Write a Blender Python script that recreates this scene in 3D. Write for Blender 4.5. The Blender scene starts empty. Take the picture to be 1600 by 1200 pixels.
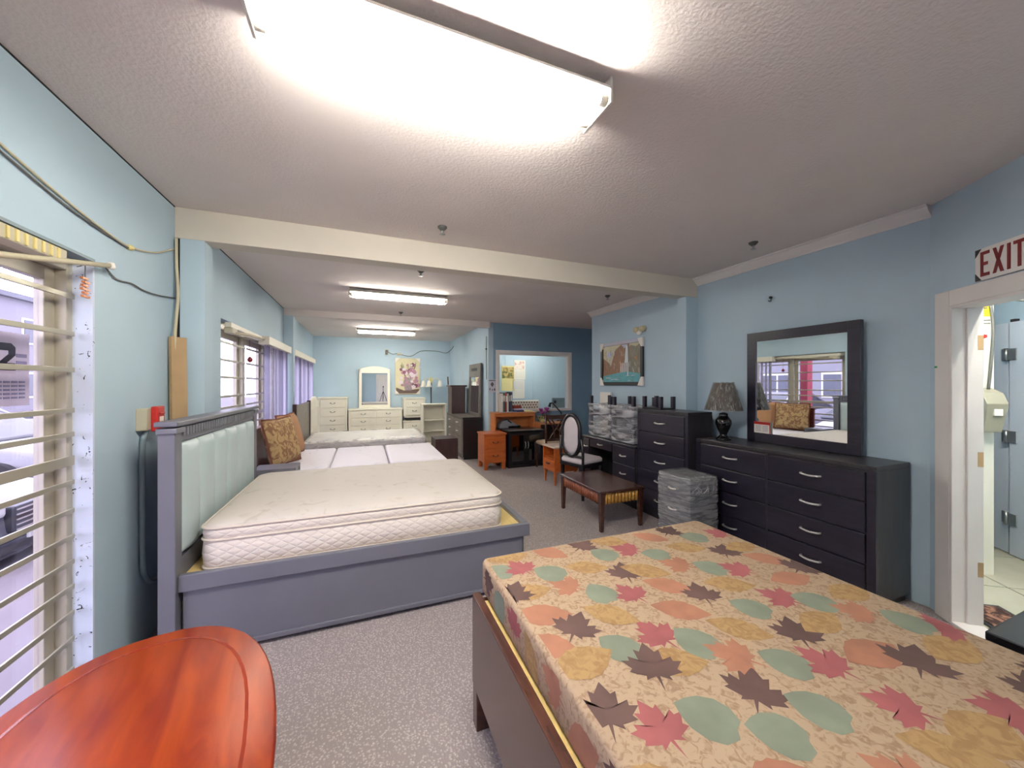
import bpy, bmesh, math, random
from mathutils import Vector, Matrix, noise
random.seed(7)
R = math.radians
PI = math.pi
SC = bpy.context.scene
COL = SC.collection

# ------------------------------------------------------------------ camera, world, exposure
cam_d = bpy.data.cameras.new('camera')
cam_d.sensor_fit = 'HORIZONTAL'; cam_d.sensor_width = 36.0
cam_d.lens = 36.0 * 580 / 1600
cam_d.clip_start = 0.02; cam_d.clip_end = 200
cam = bpy.data.objects.new('camera', cam_d); COL.objects.link(cam)
cam.location = (0, 0, 1.51)
cam.rotation_euler = (R(90), 0, -math.atan(230 / 580))
SC.camera = cam

def lin(c):
    return tuple((((x / 255) / 12.92) if x / 255 <= .04045 else (((x / 255) + .055) / 1.055) ** 2.4) for x in c)

world = bpy.data.worlds.new('world'); SC.world = world; world.use_nodes = True
bg = world.node_tree.nodes['Background']
bg.inputs[0].default_value = (0.90, 0.90, 1.0, 1)
bg.inputs[1].default_value = 3.4
SC.view_settings.view_transform = 'Standard'
SC.view_settings.look = 'None'
SC.view_settings.gamma = 1.0
SC.view_settings.use_curve_mapping = False
SC.view_settings.exposure = 0.85
TUBE_ON = 105.0

# daylight portals in the three shop windows
for yc, w in ((0.7, 3.3), (5.38, 2.7), (8.5, 2.9)):
    ld = bpy.data.lights.new('window_portal', 'AREA'); ld.shape = 'RECTANGLE'; ld.size = w; ld.size_y = 2.1
    ld.cycles.is_portal = True
    lo = bpy.data.objects.new('window_portal', ld); COL.objects.link(lo)
    lo.location = (-1.42, yc, 1.05); lo.rotation_euler = (R(90), 0, R(90)); lo.rotation_euler = (0, R(-90), 0)

# ------------------------------------------------------------------ materials
def nm(name):
    m = bpy.data.materials.new(name); m.use_nodes = True
    nt = m.node_tree; b = nt.nodes['Principled BSDF']
    return m, nt, b

def pm(name, col, rough=.5, metal=0, var=0.0, vs=6, bump=0, bs=80, stretch=(1, 1, 1), coat=0, spec=.5, detail=3):
    m, nt, b = nm(name); c = lin(col)
    b.inputs['Base Color'].default_value = (*c, 1); b.inputs['Roughness'].default_value = rough
    b.inputs['Metallic'].default_value = metal; b.inputs['Specular IOR Level'].default_value = spec
    if coat: b.inputs['Coat Weight'].default_value = coat; b.inputs['Coat Roughness'].default_value = .15
    if var or bump:
        tc = nt.nodes.new('ShaderNodeTexCoord'); mp = nt.nodes.new('ShaderNodeMapping'); mp.inputs['Scale'].default_value = stretch
        nt.links.new(tc.outputs['Object'], mp.inputs[0])
    if var:
        n = nt.nodes.new('ShaderNodeTexNoise'); n.inputs['Scale'].default_value = vs; n.inputs['Detail'].default_value = detail
        nt.links.new(mp.outputs[0], n.inputs['Vector'])
        r = nt.nodes.new('ShaderNodeValToRGB'); e = r.color_ramp.elements
        e[0].position = .3; e[1].position = .7
        e[0].color = (*[x * (1 - var) for x in c], 1); e[1].color = (*[min(1, x * (1 + var)) for x in c], 1)
        nt.links.new(n.outputs[0], r.inputs[0]); nt.links.new(r.outputs[0], b.inputs['Base Color'])
    if bump:
        n2 = nt.nodes.new('ShaderNodeTexNoise'); n2.inputs['Scale'].default_value = bs; n2.inputs['Detail'].default_value = 2
        nt.links.new(mp.outputs[0], n2.inputs['Vector'])
        bp = nt.nodes.new('ShaderNodeBump'); bp.inputs['Strength'].default_value = bump; bp.inputs['Distance'].default_value = .01
        nt.links.new(n2.outputs[0], bp.inputs['Height']); nt.links.new(bp.outputs[0], b.inputs['Normal'])
    return m

def wood(name, c1, c2, rough=.35, scale=4, stretch=(1, 1, 8), coat=.2):
    m, nt, b = nm(name)
    tc = nt.nodes.new('ShaderNodeTexCoord'); mp = nt.nodes.new('ShaderNodeMapping'); mp.inputs['Scale'].default_value = stretch
    n = nt.nodes.new('ShaderNodeTexNoise'); n.inputs['Scale'].default_value = scale; n.inputs['Detail'].default_value = 6; n.inputs['Distortion'].default_value = .6
    r = nt.nodes.new('ShaderNodeValToRGB'); e = r.color_ramp.elements
    e[0].position = .32; e[1].position = .68; e[0].color = (*lin(c1), 1); e[1].color = (*lin(c2), 1)
    nt.links.new(tc.outputs['Object'], mp.inputs[0]); nt.links.new(mp.outputs[0], n.inputs['Vector'])
    nt.links.new(n.outputs[0], r.inputs[0]); nt.links.new(r.outputs[0], b.inputs['Base Color'])
    b.inputs['Roughness'].default_value = rough; b.inputs['Coat Weight'].default_value = coat; b.inputs['Coat Roughness'].default_value = .25
    return m

def glassy(name, tint=(.92, .91, 1), gloss=.06, rough=.02):
    m = bpy.data.materials.new(name); m.use_nodes = True; nt = m.node_tree; nt.nodes.clear()
    o = nt.nodes.new('ShaderNodeOutputMaterial'); t = nt.nodes.new('ShaderNodeBsdfTransparent'); g = nt.nodes.new('ShaderNodeBsdfGlossy')
    t.inputs[0].default_value = (*tint, 1); g.inputs['Roughness'].default_value = rough
    x = nt.nodes.new('ShaderNodeMixShader'); x.inputs[0].default_value = gloss
    nt.links.new(t.outputs[0], x.inputs[1]); nt.links.new(g.outputs[0], x.inputs[2]); nt.links.new(x.outputs[0], o.inputs[0])
    return m

def film(name, tint=(.8, .8, .82), opac=.35, bs=14, stretch=(1, 1, 4), bst=.5, con=.6):
    # crinkled stretch film: partly clear, partly shiny
    m = bpy.data.materials.new(name); m.use_nodes = True; nt = m.node_tree; nt.nodes.clear()
    o = nt.nodes.new('ShaderNodeOutputMaterial'); t = nt.nodes.new('ShaderNodeBsdfTransparent')
    p = nt.nodes.new('ShaderNodeBsdfPrincipled'); p.inputs['Base Color'].default_value = (*tint, 1); p.inputs['Roughness'].default_value = .22
    p.inputs['Specular IOR Level'].default_value = .9
    tc = nt.nodes.new('ShaderNodeTexCoord'); mp = nt.nodes.new('ShaderNodeMapping'); mp.inputs['Scale'].default_value = stretch
    mp.inputs['Rotation'].default_value = (.3, .35, 0)
    n = nt.nodes.new('ShaderNodeTexNoise'); n.inputs['Scale'].default_value = bs; n.inputs['Detail'].default_value = 4; n.inputs['Distortion'].default_value = 1
    nt.links.new(tc.outputs['Object'], mp.inputs[0]); nt.links.new(mp.outputs[0], n.inputs['Vector'])
    bp = nt.nodes.new('ShaderNodeBump'); bp.inputs['Strength'].default_value = bst; bp.inputs['Distance'].default_value = .02
    nt.links.new(n.outputs[0], bp.inputs['Height']); nt.links.new(bp.outputs[0], p.inputs['Normal'])
    r = nt.nodes.new('ShaderNodeMapRange'); r.inputs[1].default_value = .42; r.inputs[2].default_value = .62
    r.inputs[3].default_value = opac * (1 - con); r.inputs[4].default_value = min(1, opac * (1 + con))
    nt.links.new(n.outputs[0], r.inputs[0])
    x = nt.nodes.new('ShaderNodeMixShader'); nt.links.new(r.outputs[0], x.inputs[0])
    nt.links.new(t.outputs[0], x.inputs[1]); nt.links.new(p.outputs[0], x.inputs[2]); nt.links.new(x.outputs[0], o.inputs[0])
    return m

def emit(name, col, s):
    m, nt, b = nm(name); b.inputs['Base Color'].default_value = (*lin(col), 1)
    b.inputs['Emission Color'].default_value = (*lin(col), 1); b.inputs['Emission Strength'].default_value = s
    return m

def carpet_mat():
    m, nt, b = nm('carpet'); b.inputs['Roughness'].default_value = .95; b.inputs['Specular IOR Level'].default_value = .1
    tc = nt.nodes.new('ShaderNodeTexCoord')
    v = nt.nodes.new('ShaderNodeTexVoronoi'); v.inputs['Scale'].default_value = 85
    n = nt.nodes.new('ShaderNodeTexNoise'); n.inputs['Scale'].default_value = 130; n.inputs['Detail'].default_value = 2
    big = nt.nodes.new('ShaderNodeTexNoise'); big.inputs['Scale'].default_value = 1.3
    for q in (v, n, big): nt.links.new(tc.outputs['Object'], q.inputs['Vector'])
    a = nt.nodes.new('ShaderNodeMath'); a.operation = 'ADD'; nt.links.new(v.outputs['Distance'], a.inputs[0]); nt.links.new(n.outputs[0], a.inputs[1])
    r = nt.nodes.new('ShaderNodeValToRGB'); e = r.color_ramp.elements
    e[0].position = .35; e[1].position = 1.0; e[0].color = (*lin((214, 205, 203)), 1); e[1].color = (*lin((156, 147, 146)), 1)
    nt.links.new(a.outputs[0], r.inputs[0])
    mx = nt.nodes.new('ShaderNodeMixRGB'); mx.blend_type = 'MULTIPLY'; mx.inputs[0].default_value = .08
    nt.links.new(r.outputs[0], mx.inputs[1]); nt.links.new(big.outputs[0], mx.inputs[2]); nt.links.new(mx.outputs[0], b.inputs['Base Color'])
    bp = nt.nodes.new('ShaderNodeBump'); bp.inputs['Strength'].default_value = .6; bp.inputs['Distance'].default_value = .006; bp.invert = True
    nt.links.new(a.outputs[0], bp.inputs['Height']); nt.links.new(bp.outputs[0], b.inputs['Normal'])
    return m

def print_fabric(name, base, ink, scale, lo, hi, rough=.8, bump=.0, bs=30):
    # plain cloth with small printed squiggles
    m, nt, b = nm(name); b.inputs['Roughness'].default_value = rough; b.inputs['Specular IOR Level'].default_value = .2
    tc = nt.nodes.new('ShaderNodeTexCoord')
    n = nt.nodes.new('ShaderNodeTexNoise'); n.inputs['Scale'].default_value = scale; n.inputs['Detail'].default_value = 4; n.inputs['Distortion'].default_value = 1.2
    nt.links.new(tc.outputs['Object'], n.inputs['Vector'])
    r = nt.nodes.new('ShaderNodeValToRGB'); e = r.color_ramp.elements
    e[0].position = lo; e[1].position = hi; e[0].color = (*lin(base), 1); e[1].color = (*lin(ink), 1)
    nt.links.new(n.outputs[0], r.inputs[0]); nt.links.new(r.outputs[0], b.inputs['Base Color'])
    if bump:
        w = nt.nodes.new('ShaderNodeTexVoronoi'); w.inputs['Scale'].default_value = bs
        nt.links.new(tc.outputs['Object'], w.inputs['Vector'])
        bp = nt.nodes.new('ShaderNodeBump'); bp.inputs['Strength'].default_value = bump; bp.inputs['Distance'].default_value = .015; bp.invert = True
        nt.links.new(w.outputs['Distance'], bp.inputs['Height']); nt.links.new(bp.outputs[0], b.inputs['Normal'])
    return m

def quilt(name, base, scale=26):
    # diagonal diamond stitching as fine relief
    m, nt, b = nm(name); b.inputs['Base Color'].default_value = (*lin(base), 1); b.inputs['Roughness'].default_value = .75
    tc = nt.nodes.new('ShaderNodeTexCoord'); sep = nt.nodes.new('ShaderNodeSeparateXYZ'); nt.links.new(tc.outputs['Object'], sep.inputs[0])
    s = nt.nodes.new('ShaderNodeMath'); s.operation = 'ADD'; nt.links.new(sep.outputs[0], s.inputs[0]); nt.links.new(sep.outputs[1], s.inputs[1])
    hs = []
    for k in (1.6, -1.6):
        z = nt.nodes.new('ShaderNodeMath'); z.operation = 'MULTIPLY_ADD'; z.inputs[1].default_value = k
        nt.links.new(sep.outputs[2], z.inputs[0]); nt.links.new(s.outputs[0], z.inputs[2])
        q = nt.nodes.new('ShaderNodeMath'); q.operation = 'MULTIPLY'; q.inputs[1].default_value = scale * 2; nt.links.new(z.outputs[0], q.inputs[0])
        si = nt.nodes.new('ShaderNodeMath'); si.operation = 'SINE'; nt.links.new(q.outputs[0], si.inputs[0])
        ab = nt.nodes.new('ShaderNodeMath'); ab.operation = 'ABSOLUTE'; nt.links.new(si.outputs[0], ab.inputs[0])
        p = nt.nodes.new('ShaderNodeMath'); p.operation = 'POWER'; p.inputs[1].default_value = .4; nt.links.new(ab.outputs[0], p.inputs[0]); hs.append(p)
    mn = nt.nodes.new('ShaderNodeMath'); mn.operation = 'MINIMUM'; nt.links.new(hs[0].outputs[0], mn.inputs[0]); nt.links.new(hs[1].outputs[0], mn.inputs[1])
    bp = nt.nodes.new('ShaderNodeBump'); bp.inputs['Strength'].default_value = .5; bp.inputs['Distance'].default_value = .008
    nt.links.new(mn.outputs[0], bp.inputs['Height']); nt.links.new(bp.outputs[0], b.inputs['Normal'])
    return m

M = {}
M['wall'] = pm('wall_paint', (178, 200, 213), .7, var=.04, vs=1.5, bump=.05, bs=60)
M['ceil'] = pm('ceiling_paint', (222, 213, 209), .9, var=.03, vs=2, bump=.3, bs=70)
M['beam'] = pm('beam_paint', (208, 201, 188), .7, var=.03, vs=3)
M['white'] = pm('white_paint', (225, 220, 217), .45, var=.02)
M['speck'] = print_fabric('speckled_plaster', (205, 215, 232), (40, 45, 50), 38, .66, .69, .7)
M['carpet'] = carpet_mat()
M['tile'] = pm('corridor_tile', (190, 186, 165), .45, var=.08, vs=5)
M['alu'] = pm('beige_metal', (178, 172, 156), .4, .2, var=.04)
M['bar'] = pm('security_bar_paint', (176, 172, 155), .35, .4)
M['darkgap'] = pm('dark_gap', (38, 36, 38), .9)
M['glass'] = glassy('window_glass', (.93, .91, 1), .05)
M['clear'] = glassy('cabinet_glass', (.35, .35, .4), .22, .03)
M['mirror'] = pm('mirror_glass', (235, 240, 240), .01, 1)
M['espresso'] = wood('espresso_wood', (24, 21, 34), (38, 34, 50), .33, 3, (1, 8, 8), .3)
M['esp_side'] = wood('espresso_side', (34, 32, 36), (50, 47, 50), .38, 3, (8, 8, 1), .2)
M['black'] = wood('black_wood', (15, 13, 18), (24, 21, 26), .35, 4, (1, 1, 8), .3)
M['choc'] = wood('chocolate_wood', (52, 30, 30), (68, 42, 40), .35, 3, (8, 8, 1), .2)
M['greybrown'] = wood('grey_brown_wood', (96, 90, 84), (112, 104, 98), .4, 3, (1, 8, 8), .2)
M['chrome'] = pm('brushed_nickel', (232, 230, 224), .36, .9)
M['orange'] = wood('honey_wood', (176, 84, 34), (196, 104, 46), .35, 3, (1, 8, 8), .3)
M['orange2'] = wood('oak_wood', (186, 108, 54), (205, 128, 72), .4, 3, (1, 8, 8), .2)
M['walnut'] = wood('walnut_wood', (58, 32, 26), (80, 46, 34), .25, 3, (8, 1, 8), .4)
M['rib_r'] = pm('reeded_red', (132, 72, 46), .45, var=.1)
M['rib_y'] = pm('reeded_gold', (186, 138, 62), .4, var=.15)
M['mahog'] = wood('mahogany_veneer', (122, 34, 12), (160, 66, 16), .36, 2.2, (6, 1, 1), .08)
M['mahog'].node_tree.nodes['Principled BSDF'].inputs['Specular IOR Level'].default_value = .25
M['mahog_d'] = wood('mahogany_inlay', (126, 40, 22), (150, 56, 26), .25, 3, (6, 1, 1), .5)
M['mahog_h'] = wood('mahogany_headboard', (70, 28, 24), (96, 42, 32), .35, 3, (1, 8, 8), .3)
M['cream'] = pm('cream_white_paint', (238, 234, 218), .4, var=.02)
M['cream_line'] = pm('cream_shadow_groove', (190, 184, 165), .6)
M['bedgrey'] = pm('grey_bed_paint', (108, 109, 119), .4, var=.04, vs=4)
M['mint'] = pm('grey_green_vinyl', (184, 200, 202), .45, var=.03, bump=.06, bs=200)
M['ply'] = pm('plywood', (222, 196, 130), .6, var=.08, vs=5, stretch=(1, 8, 8))
M['mat_top'] = print_fabric('mattress_top', (206, 199, 191), (184, 179, 164), 7, .58, .76, .8, .0)
M['mat_side'] = quilt('mattress_side', (226, 216, 204), 20)
M['piping'] = pm('mattress_piping', (216, 204, 190), .6)
M['fold'] = print_fabric('folding_mattress', (230, 226, 232), (196, 192, 204), 9, .66, .72, .8)
M['wrapw'] = print_fabric('wrapped_mattress', (236, 232, 224), (214, 210, 208), 3, .5, .8, .35)
M['wrap_s'] = pm('wrapped_mattress_side', (178, 172, 172), .35, var=.15, vs=5, bump=.4, bs=20, stretch=(1, 1, 6))
M['film'] = film('stretch_film', (.36, .36, .37), .6, 5, (1, 1, 9), .22, .3)
M['film2'] = film('silver_stretch_film', (.5, .5, .52), .55, 3, (1, 1, 5), .7, .6)
M['ndark'] = pm('wrapped_drawer', (82, 84, 94), .4, var=.1)
M['pillow1'] = print_fabric('gold_paisley', (178, 150, 108), (134, 100, 74), 16, .46, .54, .8)
M['pillow2'] = pm('tan_suede', (166, 122, 86), .8, var=.08, vs=4)
M['cord_b'] = pm('brown_cord', (110, 62, 44), .8)
M['slat_g'] = pm('grey_blind', (150, 148, 166), .6); M['slat_l'] = pm('lavender_blind', (192, 190, 204), .6)
M['valance'] = pm('blind_valance', (220, 216, 200), .5)
M['fixture'] = pm('light_fixture_enamel', (225, 222, 212), .3)
M['tube_on'] = emit('lit_tube', (255, 249, 238), TUBE_ON)
M['tube_fill'] = emit('added_glow_tube', (255, 249, 238), 34)  # glow added to brighten the middle section; these tubes look mostly off
M['tube_far'] = emit('lit_tube_far', (255, 249, 238), 70)
M['tube_soft'] = emit('lit_tube_soft', (255, 252, 244), 36)
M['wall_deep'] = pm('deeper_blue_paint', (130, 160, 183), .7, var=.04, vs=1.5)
M['cable'] = pm('cream_cable', (196, 188, 160), .6); M['cable_d'] = pm('dark_cable', (92, 92, 88), .6)
M['red'] = pm('alarm_red', (190, 40, 34), .4); M['boxgrey'] = pm('cream_box', (196, 190, 166), .5)
M['conduit'] = pm('painted_conduit', (128, 146, 154), .5)
M['exitred'] = pm('exit_red', (122, 18, 20), .5); M['signwhite'] = pm('sign_white', (226, 222, 218), .4)
M['blackp'] = pm('black_plastic', (22, 22, 24), .4); M['paper'] = pm('paper', (236, 232, 222), .8)
M['papery'] = pm('yellow_paper', (228, 214, 150), .8); M['yellow'] = pm('yellow_sign', (232, 208, 40), .5)
M['blue_door'] = pm('blue_door_paint', (206, 214, 224), .5, var=.02)
M['ceramic'] = pm('black_ceramic', (14, 14, 16), .08, coat=.5)
M['shade'] = pm('taupe_shade', (84, 76, 68), .7, var=.1, vs=12, stretch=(6, 6, 1))
M['seatfab'] = pm('pale_seat_fabric', (205, 196, 198), .8, var=.03)
M['plybrd'] = pm('raw_board', (178, 150, 112), .7, var=.08)
M['steel'] = pm('hinge_steel', (176, 176, 176), .3, .8)
M['purple'] = pm('purple_petals', (150, 52, 140), .6, var=.2, vs=20); M['leafg'] = pm('green_leaves', (70, 96, 60), .6)
M['conc'] = pm('pavement', (124, 116, 120), .9, var=.06, vs=2); M['asph'] = pm('asphalt', (92, 89, 97), .9, var=.08)
M['facade'] = pm('pale_facade', (128, 125, 134), .8, var=.03); M['facwin'] = pm('dark_windows', (70, 72, 86), .2)
M['redpost'] = pm('red_post_paint', (140, 40, 54), .5)
M['carw'] = pm('silver_car_paint', (112, 110, 118), .25, .1, coat=.8); M['cars'] = pm('white_car_paint', (124, 122, 130), .2, 0, coat=.8)
M['carglass'] = pm('car_glass', (40, 44, 54), .08); M['tyre'] = pm('tyre_rubber', (40, 40, 44), .8); M['grille'] = pm('grille_black', (52, 52, 58), .4)

# ------------------------------------------------------------------ mesh helpers
class MB:
    def __init__(s): s.v = []; s.f = []; s.m = []; s.sm = []
    def add(s, vs, fs, mi=0, smooth=False):
        o = len(s.v); s.v += [tuple(p) for p in vs]
        for f in fs: s.f.append(tuple(i + o for i in f)); s.m.append(mi); s.sm.append(smooth)
        return s
    def box(s, x0, x1, y0, y1, z0, z1, mi=0):
        v = [(x0, y0, z0), (x1, y0, z0), (x1, y1, z0), (x0, y1, z0), (x0, y0, z1), (x1, y0, z1), (x1, y1, z1), (x0, y1, z1)]
        return s.add(v, [(0, 3, 2, 1), (4, 5, 6, 7), (0, 1, 5, 4), (1, 2, 6, 5), (2, 3, 7, 6), (3, 0, 4, 7)], mi)
    def taper(s, c0, w0, d0, c1, w1, d1, mi=0):
        v = []
        for c, w, d in ((c0, w0, d0), (c1, w1, d1)):
            v += [(c[0] - w / 2, c[1] - d / 2, c[2]), (c[0] + w / 2, c[1] - d / 2, c[2]), (c[0] + w / 2, c[1] + d / 2, c[2]), (c[0] - w / 2, c[1] + d / 2, c[2])]
        return s.add(v, [(0, 3, 2, 1), (4, 5, 6, 7), (0, 1, 5, 4), (1, 2, 6, 5), (2, 3, 7, 6), (3, 0, 4, 7)], mi)
    def tube(s, pts, r, n=8, mi=0, closed=False, rs=None):
        pts = [Vector(p) for p in pts]; k = len(pts); vs = []; fs = []
        up = None
        for i, p in enumerate(pts):
            if closed: d = pts[(i + 1) % k] - pts[i - 1]
            else: d = pts[min(i + 1, k - 1)] - pts[max(i - 1, 0)]
            d = d.normalized() if d.length > 1e-9 else Vector((0, 0, 1))
            if up is None:
                up = Vector((0, 0, 1)) if abs(d.z) < .9 else Vector((1, 0, 0))
            a = d.cross(up).normalized(); b = a.cross(d).normalized(); up = b
            rr = rs[i] if rs else r
            for j in range(n):
                t = 2 * PI * j / n; vs.append(p + a * math.cos(t) * rr + b * math.sin(t) * rr)
        for i in range(k if closed else k - 1):
            for j in range(n):
                q = (i + 1) % k
                fs.append((i * n + j, i * n + (j + 1) % n, q * n + (j + 1) % n, q * n + j))
        if not closed:
            fs.append(tuple(range(n))[::-1]); fs.append(tuple((k - 1) * n + j for j in range(n)))
        return s.add(vs, fs, mi, True)
    def lathe(s, prof, c=(0, 0, 0), n=24, mi=0):
        vs = []; fs = []
        for r, z in prof:
            for j in range(n):
                t = 2 * PI * j / n; vs.append((c[0] + r * math.cos(t), c[1] + r * math.sin(t), c[2] + z))
        for i in range(len(prof) - 1):
            for j in range(n): fs.append((i * n + j, i * n + (j + 1) % n, (i + 1) * n + (j + 1) % n, (i + 1) * n + j))
        if prof[0][0] > 1e-4: fs.append(tuple(range(n))[::-1])
        if prof[-1][0] > 1e-4: fs.append(tuple((len(prof) - 1) * n + j for j in range(n)))
        return s.add(vs, fs, mi, True)
    def prism(s, poly, y0, y1, mi=0):
        # poly in (x, z), extruded along y
        n = len(poly); v = [(x, y0, z) for x, z in poly] + [(x, y1, z) for x, z in poly]
        fs = [tuple(range(n)), tuple(range(2 * n - 1, n - 1, -1))] + [(i, i + n, (i + 1) % n + n, (i + 1) % n) for i in range(n)]
        return s.add(v, fs, mi)
    def loft(s, rings, mi=0, smooth=True, caps=True):
        n = len(rings[0]); vs = [p for r in rings for p in r]; fs = []
        for i in range(len(rings) - 1):
            for j in range(n): fs.append((i * n + j, i * n + (j + 1) % n, (i + 1) * n + (j + 1) % n, (i + 1) * n + j))
        if caps: fs.append(tuple(range(n))[::-1]); fs.append(tuple((len(rings) - 1) * n + j for j in range(n)))
        return s.add(vs, fs, mi, smooth)
    def build(s, name, mats, parent=None, bev=0, loc=None, rot=None):
        if not isinstance(mats, (list, tuple)): mats = [mats]
        me = bpy.data.meshes.new(name); me.from_pydata(s.v, [], s.f)
        for m in mats: me.materials.append(m)
        me.polygons.foreach_set('material_index', s.m); me.polygons.foreach_set('use_smooth', s.sm); me.update()
        bm = bmesh.new(); bm.from_mesh(me); bmesh.ops.recalc_face_normals(bm, faces=bm.faces)
        if bev:
            es = [e for e in bm.edges if len(e.link_faces) == 2 and e.calc_face_angle(0) > .6]
            bmesh.ops.bevel(bm, geom=es, offset=bev, segments=2, profile=.5, affect='EDGES', clamp_overlap=True)
        bm.to_mesh(me); bm.free()
        o = bpy.data.objects.new(name, me); COL.objects.link(o)
        if parent is not None: o.parent = parent
        if loc: o.location = loc
        if rot is not None: o.rotation_euler = (0, 0, rot)
        return o

def tag(o, label, cat, group=None):
    o['label'] = label; o['category'] = cat
    if group: o['group'] = group
    return o

def thing(name, label, cat, loc=(0, 0, 0), rz=0, group=None):
    o = bpy.data.objects.new(name, None); COL.objects.link(o); o.empty_display_size = .1
    o.location = loc; o.rotation_euler = (0, 0, rz)
    return tag(o, label, cat, group)

def struct(o): o['kind'] = 'structure'; return o

def bx(name, dims, mat, parent=None, bev=.004, **k):
    return MB().box(*dims).build(name, mat, parent, bev, **k)

def rrect(w, d, r, z, n=6, cx=0, cy=0):
    p = []; r = max(min(r, w / 2 - .001, d / 2 - .001), .001)
    for sx, sy, a0 in ((1, 1, 0), (-1, 1, 90), (-1, -1, 180), (1, -1, 270)):
        for i in range(n + 1):
            a = R(a0 + 90 * i / n); p.append((cx + sx * (w / 2 - r) + r * math.cos(a), cy + sy * (d / 2 - r) + r * math.sin(a), z))
    return p

def slab(w, d, r, prof, n=6):
    return MB().loft([rrect(w - 2 * i, d - 2 * i, r - i * .6, z, n) for i, z in prof])

def copy_tree(o, parent=None):
    c = o.copy(); COL.objects.link(c); c.parent = parent
    for ch in list(o.children): copy_tree(ch, c)
    return c

def smooth_curve(pts, n=8):
    out = []; P = [Vector(p) for p in pts]; P = [P[0] * 2 - P[1]] + P + [P[-1] * 2 - P[-2]]
    for i in range(1, len(P) - 2):
        for k in range(n):
            t = k / n; a, b, c, d = P[i - 1], P[i], P[i + 1], P[i + 2]
            out.append(.5 * ((2 * b) + (c - a) * t + (2 * a - 5 * b + 4 * c - d) * t * t + (3 * b - a - 3 * c + d) * t ** 3))
    out.append(P[-2]); return out

LEFT, RIGHT, FAR = R(90), R(-90), 0.0        # a thing's back turned to that wall
AX = (-.582, -.813); NX = (.813, -.582); CX, CY = 3.546, 1.289
DIAG = math.atan2(AX[1], AX[0])
def dg(a, n, z=0): return (CX + AX[0] * a + NX[0] * n, CY + AX[1] * a + NX[1] * n, z)

# ------------------------------------------------------------------ the room shell
LX, RX, CZ, FY = -1.195, 3.546, 2.71, 10.4
struct(bx('floor', (-1.4, 6.4, -1.75, 10.6, -.1, 0), M['carpet'], bev=0))
struct(bx('ceiling', (-1.4, 7.5, -1.75, 10.6, CZ, CZ + .1), M['ceil'], bev=0))

W1, W2, W3, WT = (-1.0, 2.37), (4.04, 6.72), (7.05, 9.95), 2.1
m = MB()
ys = [-1.75, W1[0], W1[1], W2[0], W2[1], W3[0], W3[1], 10.6]
for i in range(0, 8, 2): m.box(LX - .2, LX, ys[i], ys[i + 1], 0, CZ)
for w in (W1, W2, W3): m.box(LX - .2, LX, w[0], w[1], WT, CZ)
struct(m.build('wall_left', M['wall']))
struct(bx('wall_far', (-1.395, 2.34, FY, FY + .1, 0, CZ), M['wall'], bev=0))
struct(bx('wall_right', (RX, RX + .11, CY, 5.3, 0, CZ), M['wall'], bev=0))
struct(bx('wall_alcove', (2.24, 2.34, 6.9, FY, 0, CZ), M['wall'], bev=0))
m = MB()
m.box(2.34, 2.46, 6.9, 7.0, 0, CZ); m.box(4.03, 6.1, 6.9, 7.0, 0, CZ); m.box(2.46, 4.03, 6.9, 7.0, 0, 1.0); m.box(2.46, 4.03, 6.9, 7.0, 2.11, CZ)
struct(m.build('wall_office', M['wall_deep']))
struct(bx('wall_recess', (RX + .11, 5.3, 5.19, 5.3, 0, CZ), M['wall'], bev=0))
struct(bx('wall_recess_end', (5.2, 5.3, 5.3, 6.9, 0, CZ), M['wall'], bev=0))
struct(bx('wall_office_back', (2.34, 6.1, 9.2, 9.3, 0, CZ), M['wall'], bev=0))
for k, x in enumerate((3.45, 4.25, 5.05)):
    struct(bx('trim_%d' % (20 + k), (x, x + .02, 9.192, 9.2, 0, CZ), M['wall'], bev=0))
struct(bx('wall_office_end', (6.0, 6.1, 7.0, 9.2, 0, CZ), M['wall'], bev=0))
DA0, DA1, DZ = .17, 1.09, 2.0                # opening in the slanting wall
m = MB().box(0, DA0, 0, .12, 0, CZ).box(DA1, 3.6, 0, .12, 0, CZ).box(DA0, DA1, 0, .12, DZ, CZ)
struct(m.build('wall_slanting', M['wall'], loc=(CX, CY, 0), rot=DIAG))
m = MB().box(-1.395, -.45, -1.75, -1.65, 0, CZ).box(.45, 2.2, -1.75, -1.65, 0, CZ).box(-.45, .45, -1.75, -1.65, 2.05, CZ)
struct(m.build('wall_near', M['wall']))
d = struct(bx('door_2', (-.45, .45, -1.72, -1.68, 0, 2.05), M['white']))
for x in (-.36, .06):
    for z0, z1 in ((.15, .8), (.95, 1.85)): bx('door_panel', (x, x + .3, -1.685, -1.665, z0, z1), M['white'], d, .01)
MB().lathe([(.0, 0), (.03, .01), (.03, .04), (0, .06)], (.4, -1.64, 1.0), 12).build('door_knob', M['chrome'], d)

# dropped beams, pilasters, crown moulding
struct(bx('trim_1', (LX, RX, 3.17, 3.32, 2.50, CZ), M['beam'], bev=.003))
struct(bx('trim_2', (LX, 2.24, 6.79, 6.94, 2.60, CZ), M['ceil'], bev=.003))
struct(bx('trim_3', (LX + .028, -1.03, 3.17, 3.32, 0, 2.50), M['wall'], bev=.003))
struct(bx('trim_4', (LX, -1.06, 6.79, 6.94, 0, 2.60), M['wall'], bev=.003))
struct(bx('trim_5', (3.37, RX, 3.17, 3.30, 0, 2.50), M['wall'], bev=.003))
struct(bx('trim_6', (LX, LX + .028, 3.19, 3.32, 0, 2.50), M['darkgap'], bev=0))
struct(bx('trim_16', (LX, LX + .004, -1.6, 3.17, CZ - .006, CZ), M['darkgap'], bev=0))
struct(bx('trim_17', (LX, LX + .004, 3.32, 6.79, CZ - .006, CZ), M['darkgap'], bev=0))
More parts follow.
